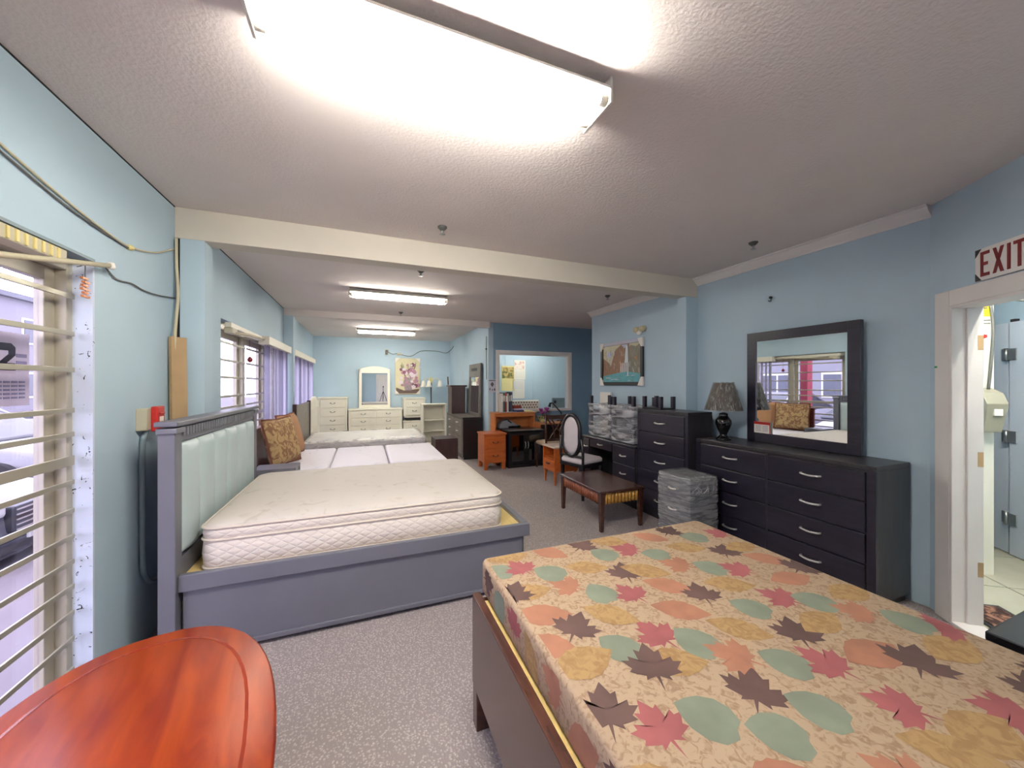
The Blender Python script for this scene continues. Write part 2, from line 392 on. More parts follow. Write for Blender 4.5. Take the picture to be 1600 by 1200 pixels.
def crown(name, y0, y1):
    prof = [(0, 0), (-.012, 0), (-.016, .012), (-.03, .024), (-.058, .05), (-.066, .064), (-.08, .068), (-.08, .08), (0, .08)]
    v = [(RX + x, y0, CZ - .08 + z) for x, z in prof] + [(RX + x, y1, CZ - .08 + z) for x, z in prof]
    n = len(prof); m = MB().add(v, [tuple(range(n)), tuple(range(n, 2 * n))] + [(i, (i + 1) % n, (i + 1) % n + n, i + n) for i in range(n)])
    return struct(m.build(name, M['white']))
crown('trim_7', CY - .01, 3.17); crown('trim_8', 3.32, 5.32)

# door casing, jamb and threshold of the exit doorway
m = MB().box(DA0 - .105, DA0, -.02, 0, 0, DZ + .1).box(DA1, DA1 + .105, -.02, 0, 0, DZ + .1).box(DA0, DA1, -.02, 0, DZ, DZ + .1)
struct(m.build('trim_9', M['white'], None, .004, loc=(CX, CY, 0), rot=DIAG))
m = MB().box(DA0, DA0 + .018, -.02, .13, 0, DZ).box(DA1 - .018, DA1, -.02, .13, 0, DZ).box(DA0 + .018, DA1 - .018, -.02, .13, DZ - .018, DZ)
m.box(DA0 + .018, DA0 + .03, .05, .13, 0, DZ - .018)
j = struct(m.build('trim_10', M['white'], None, .003, loc=(CX, CY, 0), rot=DIAG))
for z in (.32, 1.0, 1.72): bx('strike_plate', (DA0 + .0185, DA0 + .0315, .1, .128, z, z + .09), M['plybrd'], j, .001)
struct(bx('trim_11', (DA0, DA1, -.02, .13, 0, .022), M['white'], loc=(CX, CY, 0), rot=DIAG))

# corridor behind the doorway
struct(bx('wall_corridor', (-2.6, 2.6, 1.38, 1.48, 0, CZ), M['wall'], bev=0, loc=(CX, CY, 0), rot=DIAG))
struct(bx('wall_corridor_end', (2.5, 2.6, .12, 1.38, 0, CZ), M['wall'], bev=0, loc=(CX, CY, 0), rot=DIAG))
struct(bx('wall_corridor_start', (-2.7, -2.6, -.2, 1.48, 0, CZ), M['wall'], bev=0, loc=(CX, CY, 0), rot=DIAG))
struct(bx('wall_stub', (-2.6, -.66, .70, .80, 0, CZ), M['wall'], bev=0, loc=(CX, CY, 0), rot=DIAG))
struct(bx('trim_12', (-.66, -.62, .67, .83, 0, 2.3), M['cream'], loc=(CX, CY, 0), rot=DIAG))
fc = struct(bx('floor_corridor', (-2.6, 2.5, .13, 1.38, 0, .004), M['darkgap'], bev=0, loc=(CX, CY, 0), rot=DIAG))
for i in range(-4, 4):
    for jn in range(2):
        bx('tile', (i * .62 + .205, i * .62 + .815, .135 + jn * .62, .745 + jn * .62, .004, .012), M['tile'], fc, .002)
d1 = struct(bx('door_1', (-1.66, -1.13, 1.33, 1.375, .02, 2.05), M['blue_door'], bev=.003, loc=(CX, CY, 0), rot=DIAG))
bx('pull_bar', (-1.4, -1.385, 1.30, 1.33, .95, 1.4), M['white'], d1)
struct(bx('trim_13', (-1.13, -1.095, 1.345, 1.38, 0, 2.08), M['darkgap'], bev=0, loc=(CX, CY, 0), rot=DIAG))
d3 = struct(bx('door_3', (-1.095, -.3, 1.31, 1.375, .02, 2.05), M['blue_door'], bev=.003, loc=(CX, CY, 0), rot=DIAG))
for z in (.28, 1.0, 1.72):
    h = bx('hinge', (-1.095, -1.03, 1.3, 1.31, z, z + .1), M['steel'], d3, .002)
    MB().tube([(-1.11, 1.3, z - .005), (-1.11, 1.3, z + .105)], .012).build('hinge_pin', M['steel'], h)
    bx('hinge_leaf', (-1.17, -1.125, 1.315, 1.33, z, z + .1), M['steel'], d1, .002)

# ------------------------------------------------------------------ windows, bars, blinds
BARZ = [1.91, 1.74, 1.575, 1.39, 1.28, 1.16, 1.06, .93, .81, .695, .58, .46, .34, .2]
def window(name, y0, y1, mull, bars):
    m = MB(); xo, xi = LX - .15, LX - .07
    m.box(xo, xi, y0, y0 + .045, 0, WT); m.box(xo, xi, y1 - .045, y1, 0, WT); m.box(xo, xi, y0 + .045, y1 - .045, WT - .07, WT); m.box(xo, xi, y0 + .045, y1 - .045, 0, .08)
    for y in mull: m.box(xo, xi, y - .04, y + .04, .08, WT - .07)
    w = struct(m.build(name, M['alu'], None, .004))
    e = [y0 + .045] + [q for y in mull for q in (y - .04, y + .04)] + [y1 - .045]
    for i in range(0, len(e), 2):
        a, b = e[i], e[i + 1]
        s = MB(); x0, x1 = xo + .005, xo + .04
        s.box(x0, x1, a, a + .06, .08, WT - .07).box(x0, x1, b - .06, b, .08, WT - .07).box(x0, x1, a + .06, b - .06, WT - .13, WT - .07).box(x0, x1, a + .06, b - .06, .08, .15)
        sh = s.build('sash', M['alu'], w, .003)
        bx('pane', (xo + .018, xo + .024, a + .06, b - .06, .15, WT - .13), M['glass'], sh, 0)
    for a, b in bars:
        for k, z in enumerate(BARZ):
            h = .022 if k == 5 else .011
            bx('security_bar', (xi + .012, xi + .022, a, b, z - h, z + h), M['bar'], w, .002)
    return w
window('window_1', *W1, [.9, -.1], [(-.93, 2.335)])
window('window_2', *W2, [4.99, 5.9], [(4.08, 4.96), (5.02, 5.88)])
window('window_3', *W3, [8.0, 9.0], [])
struct(bx('trim_14', (LX - .075, LX + .002, W1[1] - .012, W1[1] + .001, 0, WT), M['speck'], bev=0))
struct(bx('trim_15', (LX - .075, LX + .004, W1[0], W1[1], WT - .012, WT + .001), M['conduit'], bev=0))

def blinds(label, y0, y1, group):
    t = thing('vertical_blind', label, 'blind', (LX + .06, y0, 0), LEFT, None)
    L = y1 - y0
    bx('valance', (-.03, L + .03, -.06, .055, 1.99, 2.09), M['valance'], t)
    n = int(L / .083)
    for i in range(n):
        x = (i + .5) * L / n; a = random.uniform(.25, .75)
        c, s_ = math.cos(a) * .044, math.sin(a) * .044
        p = [(x - c, -s_), (x - c * .3, -s_ * .3 - .006), (x + c * .3, s_ * .3 - .006), (x + c, s_)]
        q = [(u + .0008, w + .0015) for u, w in p][::-1]
        poly = p + q; k = len(poly)
        v = [(u, w, .06) for u, w in poly] + [(u, w, 1.99) for u, w in poly]
        MB().add(v, [tuple(range(k)), tuple(range(k, 2 * k))] + [(j, (j + 1) % k, (j + 1) % k + k, j + k) for j in range(k)]).build('slat', M['slat_g'] if random.random() < .5 else M['slat_l'], t)
    return t
blinds('grey and lavender vertical blind nearest the tan pillows', 5.3, 6.7, None)
blinds('vertical blind in the far alcove behind the white headboard', 7.1, 9.8, None)

# things hanging about the window heads
t = thing('blind_headrail', 'ribbed yellowish headrail lying in the head of the left shop window', 'headrail', (LX - .02, 1.2, 2.03), LEFT)
bx('channel', (0, 1.0, -.02, .045, 0, .055), M['boxgrey'], t)
for i in range(24): bx('rib', (.02 + i * .04, .032 + i * .04, -.026, -.02, .006, .05), M['papery'], t, 0)
t = thing('curtain_rod', 'thin pale wooden stick jutting across the left window head', 'rod', (LX + .025, 1.7, 1.985), LEFT)
MB().tube([(0, 0, -.06), (.7, -.02, .10)], .011, 8).build('stick', M['cable'], t)
MB().lathe([(.013, 0), (.018, .01), (.013, .03)], (.7, -.02, .085), 10).build('end_cap', M['paper'], t)
t = thing('wind_charm', 'little orange wooden charm hanging on a wire by the left window', 'ornament', (LX + .02, 2.27, 1.9), LEFT)
MB().tube(smooth_curve([(-.05, 0, .125), (-.02, 0, .14), (0, 0, .17), (0, 0, .10), (.003, 0, .02)], 5), .002, 5).build('wire', M['cable_d'], t)
m = MB()
for k in range(6): m.box(-.02 + .006 * math.sin(k * 2), .024 - .008 * (k % 2), -.006, .006, .0 + k * .016, .011 + k * .016)
m.build('blocks', M['orange2'], t, .002)
t = thing('broken_headrail', 'broken blind rail hanging in the head of the second window', 'headrail', (LX + .03, 4.1, 2.0), LEFT)
bx('rail', (0, 1.1, -.03, .02, .03, .075), M['valance'], t); bx('bracket', (.02, .16, -.035, .03, -.02, .03), M['boxgrey'], t)
MB().tube([(.1, -.03, -.01), (.5, -.05, .02), (1.15, -.04, .05)], .012).build('loose_rod', M['cable'], t)
t = thing('window_bauble', 'small dark red bauble hanging in the second window', 'ornament', (LX - .05, 5.15, 1.76), LEFT)
MB().tube([(0, 0, .05), (0, 0, .27)], .002, 5).build('string', M['cable_d'], t)
MB().lathe([(0, 0), (.022, .012), (.03, .035), (.018, .06), (0, .07)], n=12).build('bead', M['exitred'], t)
t = thing('window_poster', 'shop poster with a big black numeral stuck on the left window', 'poster', (LX - .142, 1.78, 1.42), LEFT)
bx('sheet', (0, .46, -.001, .001, 0, .30), M['signwhite'], t, 0)
dig = [(0, 0), (.075, 0), (.075, .03), (.035, .03), (.075, .062), (.075, .095), (.055, .11), (.0, .11), (0, .08), (.045, .08), (.045, .066), (0, .03)]
m = MB().prism([(x + .315, z + .145) for x, z in dig], -.003, -.001); m.prism([(x + .22, z + .145) for x, z in dig], -.003, -.001)
m.build('numeral', M['blackp'], t)
m = MB().box(.395, .445, -.003, -.001, .2, .215).box(.395, .445, -.003, -.001, .17, .185)
m.build('stripe', M['slat_g'], t)
m = MB()
for i in range(5):
    for q in range(4): m.box(.30 + q * .036, .328 + q * .036, -.003, -.001, .03 + i * .016, .038 + i * .016)
m.build('fine_print', M['slat_g'], t)

# ------------------------------------------------------------------ outside the shop
struct(bx('ground_pavement', (-4.4, -1.4, -6, 26, -.25, -.12), M['conc'], bev=0))
struct(bx('ground_street', (-40, -4.4, -12, 60, -.35, -.25), M['asph'], bev=0))
t = thing('street_building', 'pale two storey building across the street', 'building', (-17, 10, -.25), LEFT)
bx('wall', (-18, 26, 0, 4, 0, 6.2), M['facade'], t, 0)
for i in range(12):
    for z in (1.0, 3.9):
        w = bx('window', (-16 + i * 3.4, -14 + i * 3.4, -.05, .02, z, z + 1.4), M['white'], t, .01)
        bx('pane', (-15.9 + i * 3.4, -15.05 + i * 3.4, -.07, -.04, z + .1, z + 1.3), M['facwin'], w, 0); bx('pane', (-14.95 + i * 3.4, -14.1 + i * 3.4, -.07, -.04, z + .1, z + 1.3), M['facwin'], w, 0)
bx('roof', (-18.3, 26.3, -.3, 4.2, 6.2, 6.45), M['facwin'], t)
t = thing('red_post', 'red painted post on the pavement seen in the dresser mirror', 'post', (-2.7, 5.55, -.12))
bx('shaft', (-.09, .09, -.08, .08, 0, 3.2), M['redpost'], t); bx('base', (-.14, .14, -.13, .13, 0, .12), M['conc'], t)

def car(label, loc, rz, paint):
    # nose towards local -y
    t = thing('parked_car', label, 'car', loc, rz, 'cars parked outside')
    prof = [(-2.2, .3, .62), (-2.15, .62, .78), (-1.2, .86, .88), (-.45, .95, .9), (.4, .95, .9), (1.5, .98, .9), (2.1, .92, .84), (2.2, .55, .78)]
    rings = []
    for y, zt, hw in prof:
        zb = .22
        rings.append([(-hw * .92, y, zb), (hw * .92, y, zb), (hw, y, zb + (zt - zb) * .45), (hw * .96, y, zt - .05), (hw * .8, y, zt), (-hw * .8, y, zt), (-hw * .96, y, zt - .05), (-hw, y, zb + (zt - zb) * .45)])
    MB().loft(rings).build('body', paint, t)
    cab = [(-1.15, .9, .9, .84), (-.35, 1.4, .66, .84), (.7, 1.44, .66, .84), (1.7, .95, .86, .84)]
    v = []
    for y, z, hwt, hwb in cab: v.append([(-hwb, y, .86), (hwb, y, .86), (hwt, y, z), (-hwt, y, z)])
    MB().loft(v, smooth=False).build('windows', M['carglass'], t, .03)
    MB().loft([[(-.66, -.3, 1.4), (.66, -.3, 1.4), (.62, -.3, 1.44), (-.62, -.3, 1.44)], [(-.66, .75, 1.43), (.66, .75, 1.43), (.62, .7, 1.47), (-.62, .7, 1.47)]], smooth=False).build('roof', paint, t, .01)
    for s_ in (-1, 1):
        MB().tube([(s_ * .8, -1.05, .9), (s_ * .65, -.33, 1.42), (s_ * .65, .72, 1.45), (s_ * .82, 1.65, .95)], .035).build('pillar', paint, t)
        MB().tube([(s_ * .83, .2, .92), (s_ * .66, .2, 1.43)], .03).build('pillar', paint, t)
        bx('headlight', (min(s_ * .38, s_ * .74), max(s_ * .38, s_ * .74), -2.2, -2.1, .58, .72), M['signwhite'], t, .03)
        bx('door_handle', (min(s_ * .9, s_ * .93), max(s_ * .9, s_ * .93), .05, .2, .76, .79), M['chrome'], t)
        for y in (-1.4, 1.4):
            w = MB().tube([(s_ * .7, y, .31), (s_ * .9, y, .31)], .31, 24).build('wheel', M['tyre'], t, .02)
            MB().tube([(s_ * .88, y, .31), (s_ * .915, y, .31)], .2, 16).build('hub', M['chrome'], w)
    bx('grille', (-.36, .36, -2.23, -2.15, .42, .66), M['grille'], t, .02)
    m = MB()
    for i in range(5): m.box(-.34, .34, -2.24, -2.22, .44 + i * .045, .452 + i * .045)
    m.build('grille_bars', M['chrome'], t)
    bx('lower_grille', (-.5, .5, -2.22, -2.14, .24, .36), M['grille'], t, .02); bx('number_plate', (-.22, .22, -2.245, -2.22, .33, .42), M['signwhite'], t)
    return t
car('silver car parked nose to the left shop window', (-5.15, 5.1, -.25), R(90), M['carw'])
car('white car parked beyond the silver one outside', (-6.4, 8.6, -.25), R(90), M['cars'])
car('white car parked further down the street outside', (-6.0, 13.2, -.25), R(90), M['cars'])

# ------------------------------------------------------------------ furniture builders
def handle(parent, x, y, z, L=.14, mat=None, style='bow'):
    m = MB()
    if style == 'bow':
        m.tube(smooth_curve([(x - L / 2, y, z), (x - L / 2 + .01, y - .022, z), (x, y - .03, z - .004), (x + L / 2 - .01, y - .022, z), (x + L / 2, y, z)], 4), .0085, 8)
    elif style == 'bail':
        m.tube(smooth_curve([(x - L / 2, y - .012, z + .005), (x - L / 4, y - .02, z - .016), (x, y - .02, z - .012), (x + L / 4, y - .02, z - .016), (x + L / 2, y - .012, z + .005)], 4), .004, 6)
        for s_ in (-1, 1): m.lathe([(.011, -.011), (.011, .011)], (x + s_ * L / 2, y - .006, z + .004), 8)
    else:
        m.lathe([(.0, -.014), (.013, -.008), (.016, 0), (.013, .008), (0, .014)], (x, y - .016, z), 10)
    return m.build('handle', mat or M['chrome'], parent)

def chest(name, label, cat, loc, rz, w, d, h, mat, rows, hstyle='bow', side=None, foot=.06, inset=.03, over=.0, nh=1, hmat=None, group=None, dmat=None, HL=.14, gap=.005):
    """rows: list of (z0, z1, columns) ; front at local y=-d/2"""
    t = thing(name, label, cat, loc, rz, group)
    side = side or mat
    bx('carcass', (-w / 2, w / 2, -d / 2 + .012, d / 2, foot, h - .03), side, t, .003)
    if foot > .001: bx('plinth', (-w / 2 + .02, w / 2 - .02, -d / 2 + .03, d / 2 - .01, 0, foot), side, t, .002)
    bx('top', (-w / 2 - over, w / 2 + over, -d / 2 - over, d / 2, h - .03, h), side, t, .004)
    for xs in (-w / 2, w / 2 - inset): bx('front_stile', (xs, xs + inset, -d / 2, -d / 2 + .012, foot, h - .03), mat, t, .002)
    for z0, z1, cols in rows:
        cw = (w - 2 * inset) / cols
        for c in range(cols):
            x0 = -w / 2 + inset + c * cw + gap + .001; x1 = x0 + cw - 2 * gap - .002
            dr = bx('drawer', (x0, x1, -d / 2 - .006, -d / 2 + .012, z0 + gap, z1 - gap), dmat or mat, t, .004)
            for k in range(nh):
                handle(dr, x0 + (x1 - x0) * (k + 1) / (nh + 1), -d / 2 - .006, (z0 + z1) / 2 + .01, HL, hmat, hstyle)
    return t

def rows_even(z0, z1, n, cols=1): return [(z0 + (z1 - z0) * i / n, z0 + (z1 - z0) * (i + 1) / n, cols) for i in range(n)]

def legs4(t, w, d, h, s0, s1, mat, inset=.0, z1=None):
    for sx in (-1, 1):
        for sy in (-1, 1):
            x, y = sx * (w / 2 - s0 / 2 - inset), sy * (d / 2 - s0 / 2 - inset)
            MB().taper((x + sx * (s0 - s1) * .2, y + sy * (s0 - s1) * .2, 0), s1, s1, (x, y, h), s0, s0).build('leg', mat, t, .003)

def prints(t, name, items, mats, y0=-.002, step=.0006):
    m = MB()
    for k, (poly, mi) in enumerate(items):
        y = y0 - step * (k % 8) - .00005 * k
        m.add([(x, y, z) for x, z in poly], [tuple(range(len(poly)))], mi)
    return m.build(name, mats, t)

# ---- right wall: long dresser with mirror, lamp, tall chest, vanity
t = chest('dresser', 'long black dresser with two columns of drawers under the big mirror', 'dresser', (3.32, 2.09, 0), RIGHT, 1.42, .42, .965, M['espresso'],
      [(.09, .30, 2), (.30, .51, 2), (.51, .72, 2), (.72, .925, 2)], side=M['esp_side'], foot=.05, inset=.05, HL=.13)
bx('centre_stile', (-.012, .012, -.214, -.198, .06, .93), M['espresso'], t, .002)
t = thing('dresser_mirror', 'large square mirror in a wide black frame standing on the long dresser', 'mirror', (3.47, 2.065, .966), RIGHT)
W_, H_, fw = .89, 1.03, .085
fr = MB().box(-W_ / 2, -W_ / 2 + fw, -.02, .02, 0, H_).box(W_ / 2 - fw, W_ / 2, -.02, .02, 0, H_).box(-W_ / 2 + fw, W_ / 2 - fw, -.02, .02, 0, fw).box(-W_ / 2 + fw, W_ / 2 - fw, -.02, .02, H_ - fw, H_)
fr.build('frame', M['espresso'], t, .003)
bx('glass', (-W_ / 2 + fw, W_ / 2 - fw, -.008, -.004, fw, H_ - fw), M['mirror'], t, 0)
bx('backing', (-W_ / 2 + .02, W_ / 2 - .02, .02, .045, .0, H_ * .76), M['blackp'], t)
t = thing('price_card', 'red and white price card tucked into the corner of the big mirror', 'card', (3.445, 2.36, 1.052), RIGHT)
bx('card', (-.075, .075, 0, .003, 0, .105), M['paper'], t, 0); bx('red_header', (-.075, .075, -.001, 0, .08, .105), M['red'], t, 0); bx('red_edge', (.069, .075, -.001, 0, 0, .08), M['red'], t, 0)
m = MB()
for k in range(4): m.box(-.06, -.01, -.001, 0, .02 + k * .014, .024 + k * .014).box(.005, .055, -.001, 0, .02 + k * .014, .024 + k * .014)
m.build('print_lines', M['slat_g'], t)

t = thing('table_lamp', 'black ceramic table lamp with film wrapped shade on the dresser', 'lamp', (3.27, 2.62, .966), 0)
MB().lathe([(.068, 0), (.068, .012), (.05, .025), (.032, .045), (.034, .06), (.058, .11), (.073, .16), (.07, .19), (.045, .225), (.036, .24), (.042, .25), (.03, .258)], n=28).build('base', M['ceramic'], t)
MB().lathe([(.014, .258), (.014, .30)], n=10).build('neck', M['chrome'], t)
MB().lathe([(.165, .29), (.085, .555), (.083, .555), (.162, .29)], n=36).build('shade', M['shade'], t)
m = MB(); rg = []
for k in range(5):
    z = .283 + .28 * k / 4; r0 = .168 - .08 * k / 4
    rg.append([((r0 + .003 + .004 * noise.noise((j * .9, k * 2.1, 3))) * math.cos(2 * PI * j / 40), (r0 + .003 + .004 * noise.noise((j * .9, k * 2.1, 3))) * math.sin(2 * PI * j / 40), z) for j in range(40)])
m.loft(rg, caps=False).build('film_cover', film('lamp_film', (.5, .48, .45), .3, 8, (7, 7, .8), .9, .8), t)

chest('tall_chest', 'tall black chest of drawers beside the long dresser', 'chest', (3.19, 3.19, 0), RIGHT, .74, .34, 1.22, M['espresso'],
      rows_even(.1, 1.175, 5), side=M['esp_side'], foot=.06, inset=.035, HL=.14)

t = thing('vanity_desk', 'black kneehole vanity desk with silver handles along the right wall', 'desk', (3.25, 4.145, 0), RIGHT)
w, d, h = 1.15, .5, .76
bx('top', (-w / 2 - .01, w / 2 + .01, -d / 2 - .01, d / 2, h - .03, h), M['espresso'], t)
for x0, x1 in ((.115, .575), (-.575, -.40)):
    bx('pedestal', (x0, x1, -d / 2 + .015, d / 2, .05, h - .03), M['esp_side'], t, .003)
    bx('plinth', (x0 + .02, x1 - .02, -d / 2 + .04, d / 2 - .02, 0, .05), M['esp_side'], t, 0)
    for z0, z1 in ((.08, .28), (.29, .5), (.51, .72)):
        dr = bx('drawer', (x0 + .015, x1 - .015, -d / 2, -d / 2 + .015, z0, z1), M['espresso'], t); handle(dr, (x0 + x1) / 2, -d / 2, (z0 + z1) / 2, .1)
dr = bx('drawer', (-.39, .105, -d / 2 + .005, -d / 2 + .3, .62, .725), M['espresso'], t); handle(dr, -.14, -d / 2 + .005, .68, .1)
bx('modesty_panel', (-.40, .115, d / 2 - .03, d / 2 - .01, .3, h - .03), M['esp_side'], t)

def wrapped_stool(label, loc, w, d, h, post, wrap=True, rz=RIGHT):
    t = thing('upturned_stool', label, 'stool', loc, rz, 'upturned stools on the black furniture')
    for sx in (-1, 1):
        for sy in (-1, 1):
            x, y = sx * (w / 2 - .02), sy * (d / 2 - .02)
            bx('leg', (x - .02, x + .02, y - .02, y + .02, .05 if wrap else .015, h + post), M['espresso'], t)
    bx('seat', (-w / 2, w / 2, -d / 2, d / 2, 0, .05 if wrap else .015), M['black'], t, .004)
    for sx in (-1, 1) if wrap else (): bx('stretcher', (sx * (w / 2 - .02) - .01, sx * (w / 2 - .02) + .01, -d / 2 + .04, d / 2 - .04, h * .6, h * .6 + .03), M['espresso'], t)
    for sy in (-1, 1) if wrap else (): bx('stretcher', (-w / 2 + .04, w / 2 - .04, sy * (d / 2 - .02) - .01, sy * (d / 2 - .02) + .01, h * .75, h * .75 + .03), M['espresso'], t)
    if wrap: wrapping(w + .02, d + .02, 0.01, h, .014).build('stretch_wrap', M['film2'], t)
    return t

def wrapping(w, d, z0, z1, amp, cap=False, seed=0):
    rings = []; N = 14; K = 16
    for k in range(K + 1):
        z = z0 + (z1 - z0) * k / K; ring = []
        base = rrect(w, d, .02, z, 2)
        dense = []
        for i in range(len(base)):
            a, b = Vector(base[i]), Vector(base[(i + 1) % len(base)])
            nseg = 8 if (b - a).length > .06 else 1
            for q in range(nseg): dense.append(a.lerp(b, q / nseg))
        for p in dense:
            g = noise.noise((p.x * 5 + seed, p.y * 5, p.z * 16)) * amp + noise.noise((p.x * 16, p.y * 16 + seed, p.z * 40)) * amp * .4
            n = Vector((p.x / w, p.y / d, 0)).normalized(); ring.append(tuple(p + n * (g + amp * .6)))
        rings.append(ring)
    m = MB()
    if cap:
        c = rings[-1]
        for f, dz in ((.7, .006), (.35, .002)):
            rings.append([(p[0] * f, p[1] * f, z1 + dz + amp * .5 * noise.noise((p[0] * 14, p[1] * 14, seed))) for p in c])
    m.loft(rings, caps=cap); return m

wrapped_stool('film wrapped upturned stool at the far end of the vanity', (3.27, 4.43, .761), .50, .36, .47, .11)
wrapped_stool('film wrapped upturned stool next to the tall chest', (3.25, 3.90, .761), .42, .36, .47, .11)
wrapped_stool('bare upturned stool frame standing on the tall chest', (3.2, 3.41, 1.221), .30, .22, .06, .085, False)
t = tag(bx('foam_sheet', (-.13, .13, -.02, .02, 0, .62), M['paper'], None, .006, loc=(3.5, 4.85, .761), rot=RIGHT), 'white foam sheet standing behind the wrapped stool', 'foam')

# oval backed chair
t = thing('oval_back_chair', 'black chair with pale oval padded back and seat at the vanity', 'chair', (2.74, 4.34, 0), R(106))
legs4(t, .42, .42, .44, .04, .028, M['black'], .01)
bx('seat_frame', (-.21, .21, -.21, .21, .42, .47), M['black'], t, .01)
slab(.42, .42, .06, [(.01, .465), (0, .48), (0, .51), (.02, .53), (.07, .54)]).build('seat_cushion', M['seatfab'], t)
def ov(rx, rz, cz, y, n=28, waist=0): return [((rx - waist * math.cos(2 * a) * 0) * math.cos(a) * (1 - waist * math.exp(-((math.sin(a)) / .35) ** 2)), y, cz + rz * math.sin(a)) for a in [2 * PI * k / n for k in range(n)]]
MB().tube(ov(.165, .27, .83, .20, 32, .12), .028, 8, closed=True).build('back_frame', M['black'], t)
o1 = ov(.15, .255, .83, .19, 32, .12); o2 = ov(.15, .255, .83, .21, 32, .12)
MB().loft([[(p[0] * .8, .182, .83 + (p[2] - .83) * .8) for p in o1], o1, o2, [(p[0] * .8, .218, .83 + (p[2] - .83) * .8) for p in o2]]).build('back_pad', M['seatfab'], t)
for s_ in (-1, 1): MB().tube([(s_ * .19, .19, .45), (s_ * .20, .2, .62), (s_ * .185, .205, .8)], .018).build('back_post', M['black'], t)
MB().tube([(-.19, .2, .56), (.19, .2, .56)], .014).build('lower_rail', M['black'], t)

# coffee table with reeded apron
t = thing('coffee_table', 'low dark walnut table with reeded gold and red apron', 'table', (2.49, 3.575, 0), 0)
w, d, h = .56, .85, .42
bx('top', (-w / 2, w / 2, -d / 2, d / 2, h - .03, h), M['walnut'], t, .01)
legs4(t, w - .02, d - .02, h - .03, .055, .035, M['walnut'])
def reeds(axis, fix, a0, a1, n, mat, s_):
    m = MB(); st = (a1 - a0) / n
    for i in range(n):
        c = a0 + (i + .5) * st
        p = (c, fix, h - .14) if axis == 'x' else (fix, c, h - .14)
        m.tube([p, (p[0], p[1], h - .032)], st * .48, 8)
    if axis == 'x': m.box(a0, a1, fix + (0 if s_ < 0 else -.012), fix + (.012 if s_ < 0 else 0), h - .14, h - .03)
    else: m.box(fix + (0 if s_ < 0 else -.012), fix + (.012 if s_ < 0 else 0), a0, a1, h - .14, h - .03)
    return m.build('reeded_apron', mat, t)
reeds('x', -d / 2 + .035, -w / 2 + .065, w / 2 - .065, 10, M['rib_y'], -1); reeds('x', d / 2 - .035, -w / 2 + .065, w / 2 - .065, 10, M['rib_y'], 1)
reeds('y', -w / 2 + .035, -d / 2 + .065, d / 2 - .065, 16, M['rib_r'], -1); reeds('y', w / 2 - .035, -d / 2 + .065, d / 2 - .065, 16, M['rib_r'], 1)

# wrapped nightstand
t = thing('wrapped_nightstand', 'grey nightstand bundled in stretch film in front of the dresser', 'nightstand', (2.82, 2.64, 0), RIGHT)
bx('carcass', (-.18, .18, -.155, .16, 0, .66), M['ndark'], t, .006)
for z in (.07, .26, .45):
    dr = bx('drawer', (-.165, .165, -.165, -.15, z, z + .18), M['ndark'], t); handle(dr, 0, -.165, z + .1, .1)
wrapping(.38, .345, .005, .67, .012, True, 4).build('stretch_wrap', M['film'], t)
m = MB()
random.seed(3)
for k in range(10):
    x = .19; y = random.uniform(-.13, .16); z = .665; pts = [(x - .03, y, z + .012)]
    for q in range(5): pts.append((x + .004 + .012 * random.random(), y + random.uniform(-.03, .03), z - .03 * q - .01))
    m.tube(smooth_curve(pts, 3), .004, 5)
m.build('film_tails', M['film2'], t)

# small open nightstand
t = thing('open_nightstand', 'small honey wood nightstand with open shelf and tapered legs', 'nightstand', (2.80, 5.05, 0), RIGHT)
w, d, h = .38, .40, .57
for s_ in (-1, 1): bx('side_panel', (s_ * (w / 2 - .01) - .01, s_ * (w / 2 - .01) + .01, -d / 2, d / 2, .2, h - .02), M['orange'], t)
bx('top', (-w / 2 - .005, w / 2 + .005, -d / 2 - .01, d / 2, h - .02, h), pm('pale_top', (196, 172, 152), .4, var=.06), t)  # top board paler than the honey wood sides
bx('back_panel', (-w / 2 + .02, w / 2 - .02, d / 2 - .015, d / 2, .2, h - .02), M['walnut'], t); bx('shelf', (-w / 2 + .02, w / 2 - .02, -d / 2 + .01, d / 2 - .015, .375, .39), M['orange'], t); bx('bottom_panel', (-w / 2 + .02, w / 2 - .02, -d / 2, d / 2 - .015, .2, .215), M['orange'], t)
dr = bx('drawer', (-w / 2 + .022, w / 2 - .022, -d / 2, -d / 2 + .02, .22, .37), M['orange'], t); handle(dr, 0, -d / 2, .31, .09, M['blackp'])
for sx in (-1, 1):
    for sy in (-1, 1): MB().taper((sx * (w / 2 - .03), sy * (d / 2 - .03), 0), .022, .022, (sx * (w / 2 - .03), sy * (d / 2 - .03), .2), .04, .04).build('leg', M['orange'], t, .002)

# orange two drawer nightstand
t = thing('honey_nightstand', 'honey orange two drawer nightstand on block feet by the wall corner', 'nightstand', (2.135, 6.385, 0), 0)
w, d, h = .40, .40, .64
bx('carcass', (-w / 2, w / 2, -d / 2, d / 2, .12, h - .03), M['orange'], t); bx('top', (-w / 2 - .015, w / 2 + .015, -d / 2 - .015, d / 2, h - .03, h), M['orange'], t, .006)
for z in (.15, .385):
    dr = bx('drawer', (-w / 2 + .035, w / 2 - .035, -d / 2 - .015, -d / 2, z, z + .2), M['orange'], t); bx('raised_panel', (-w / 2 + .07, w / 2 - .07, -d / 2 - .022, -d / 2 - .015, z + .035, z + .165), M['orange'], dr); handle(dr, 0, -d / 2 - .02, z + .1, .09, M['blackp'], 'bail')
for sx in (-1, 1):
    for sy in (-1, 1): MB().taper((sx * (w / 2 - .035), sy * (d / 2 - .035), 0), .06, .06, (sx * (w / 2 - .04), sy * (d / 2 - .04), .12), .075, .075).build('foot', M['orange'], t, .003)

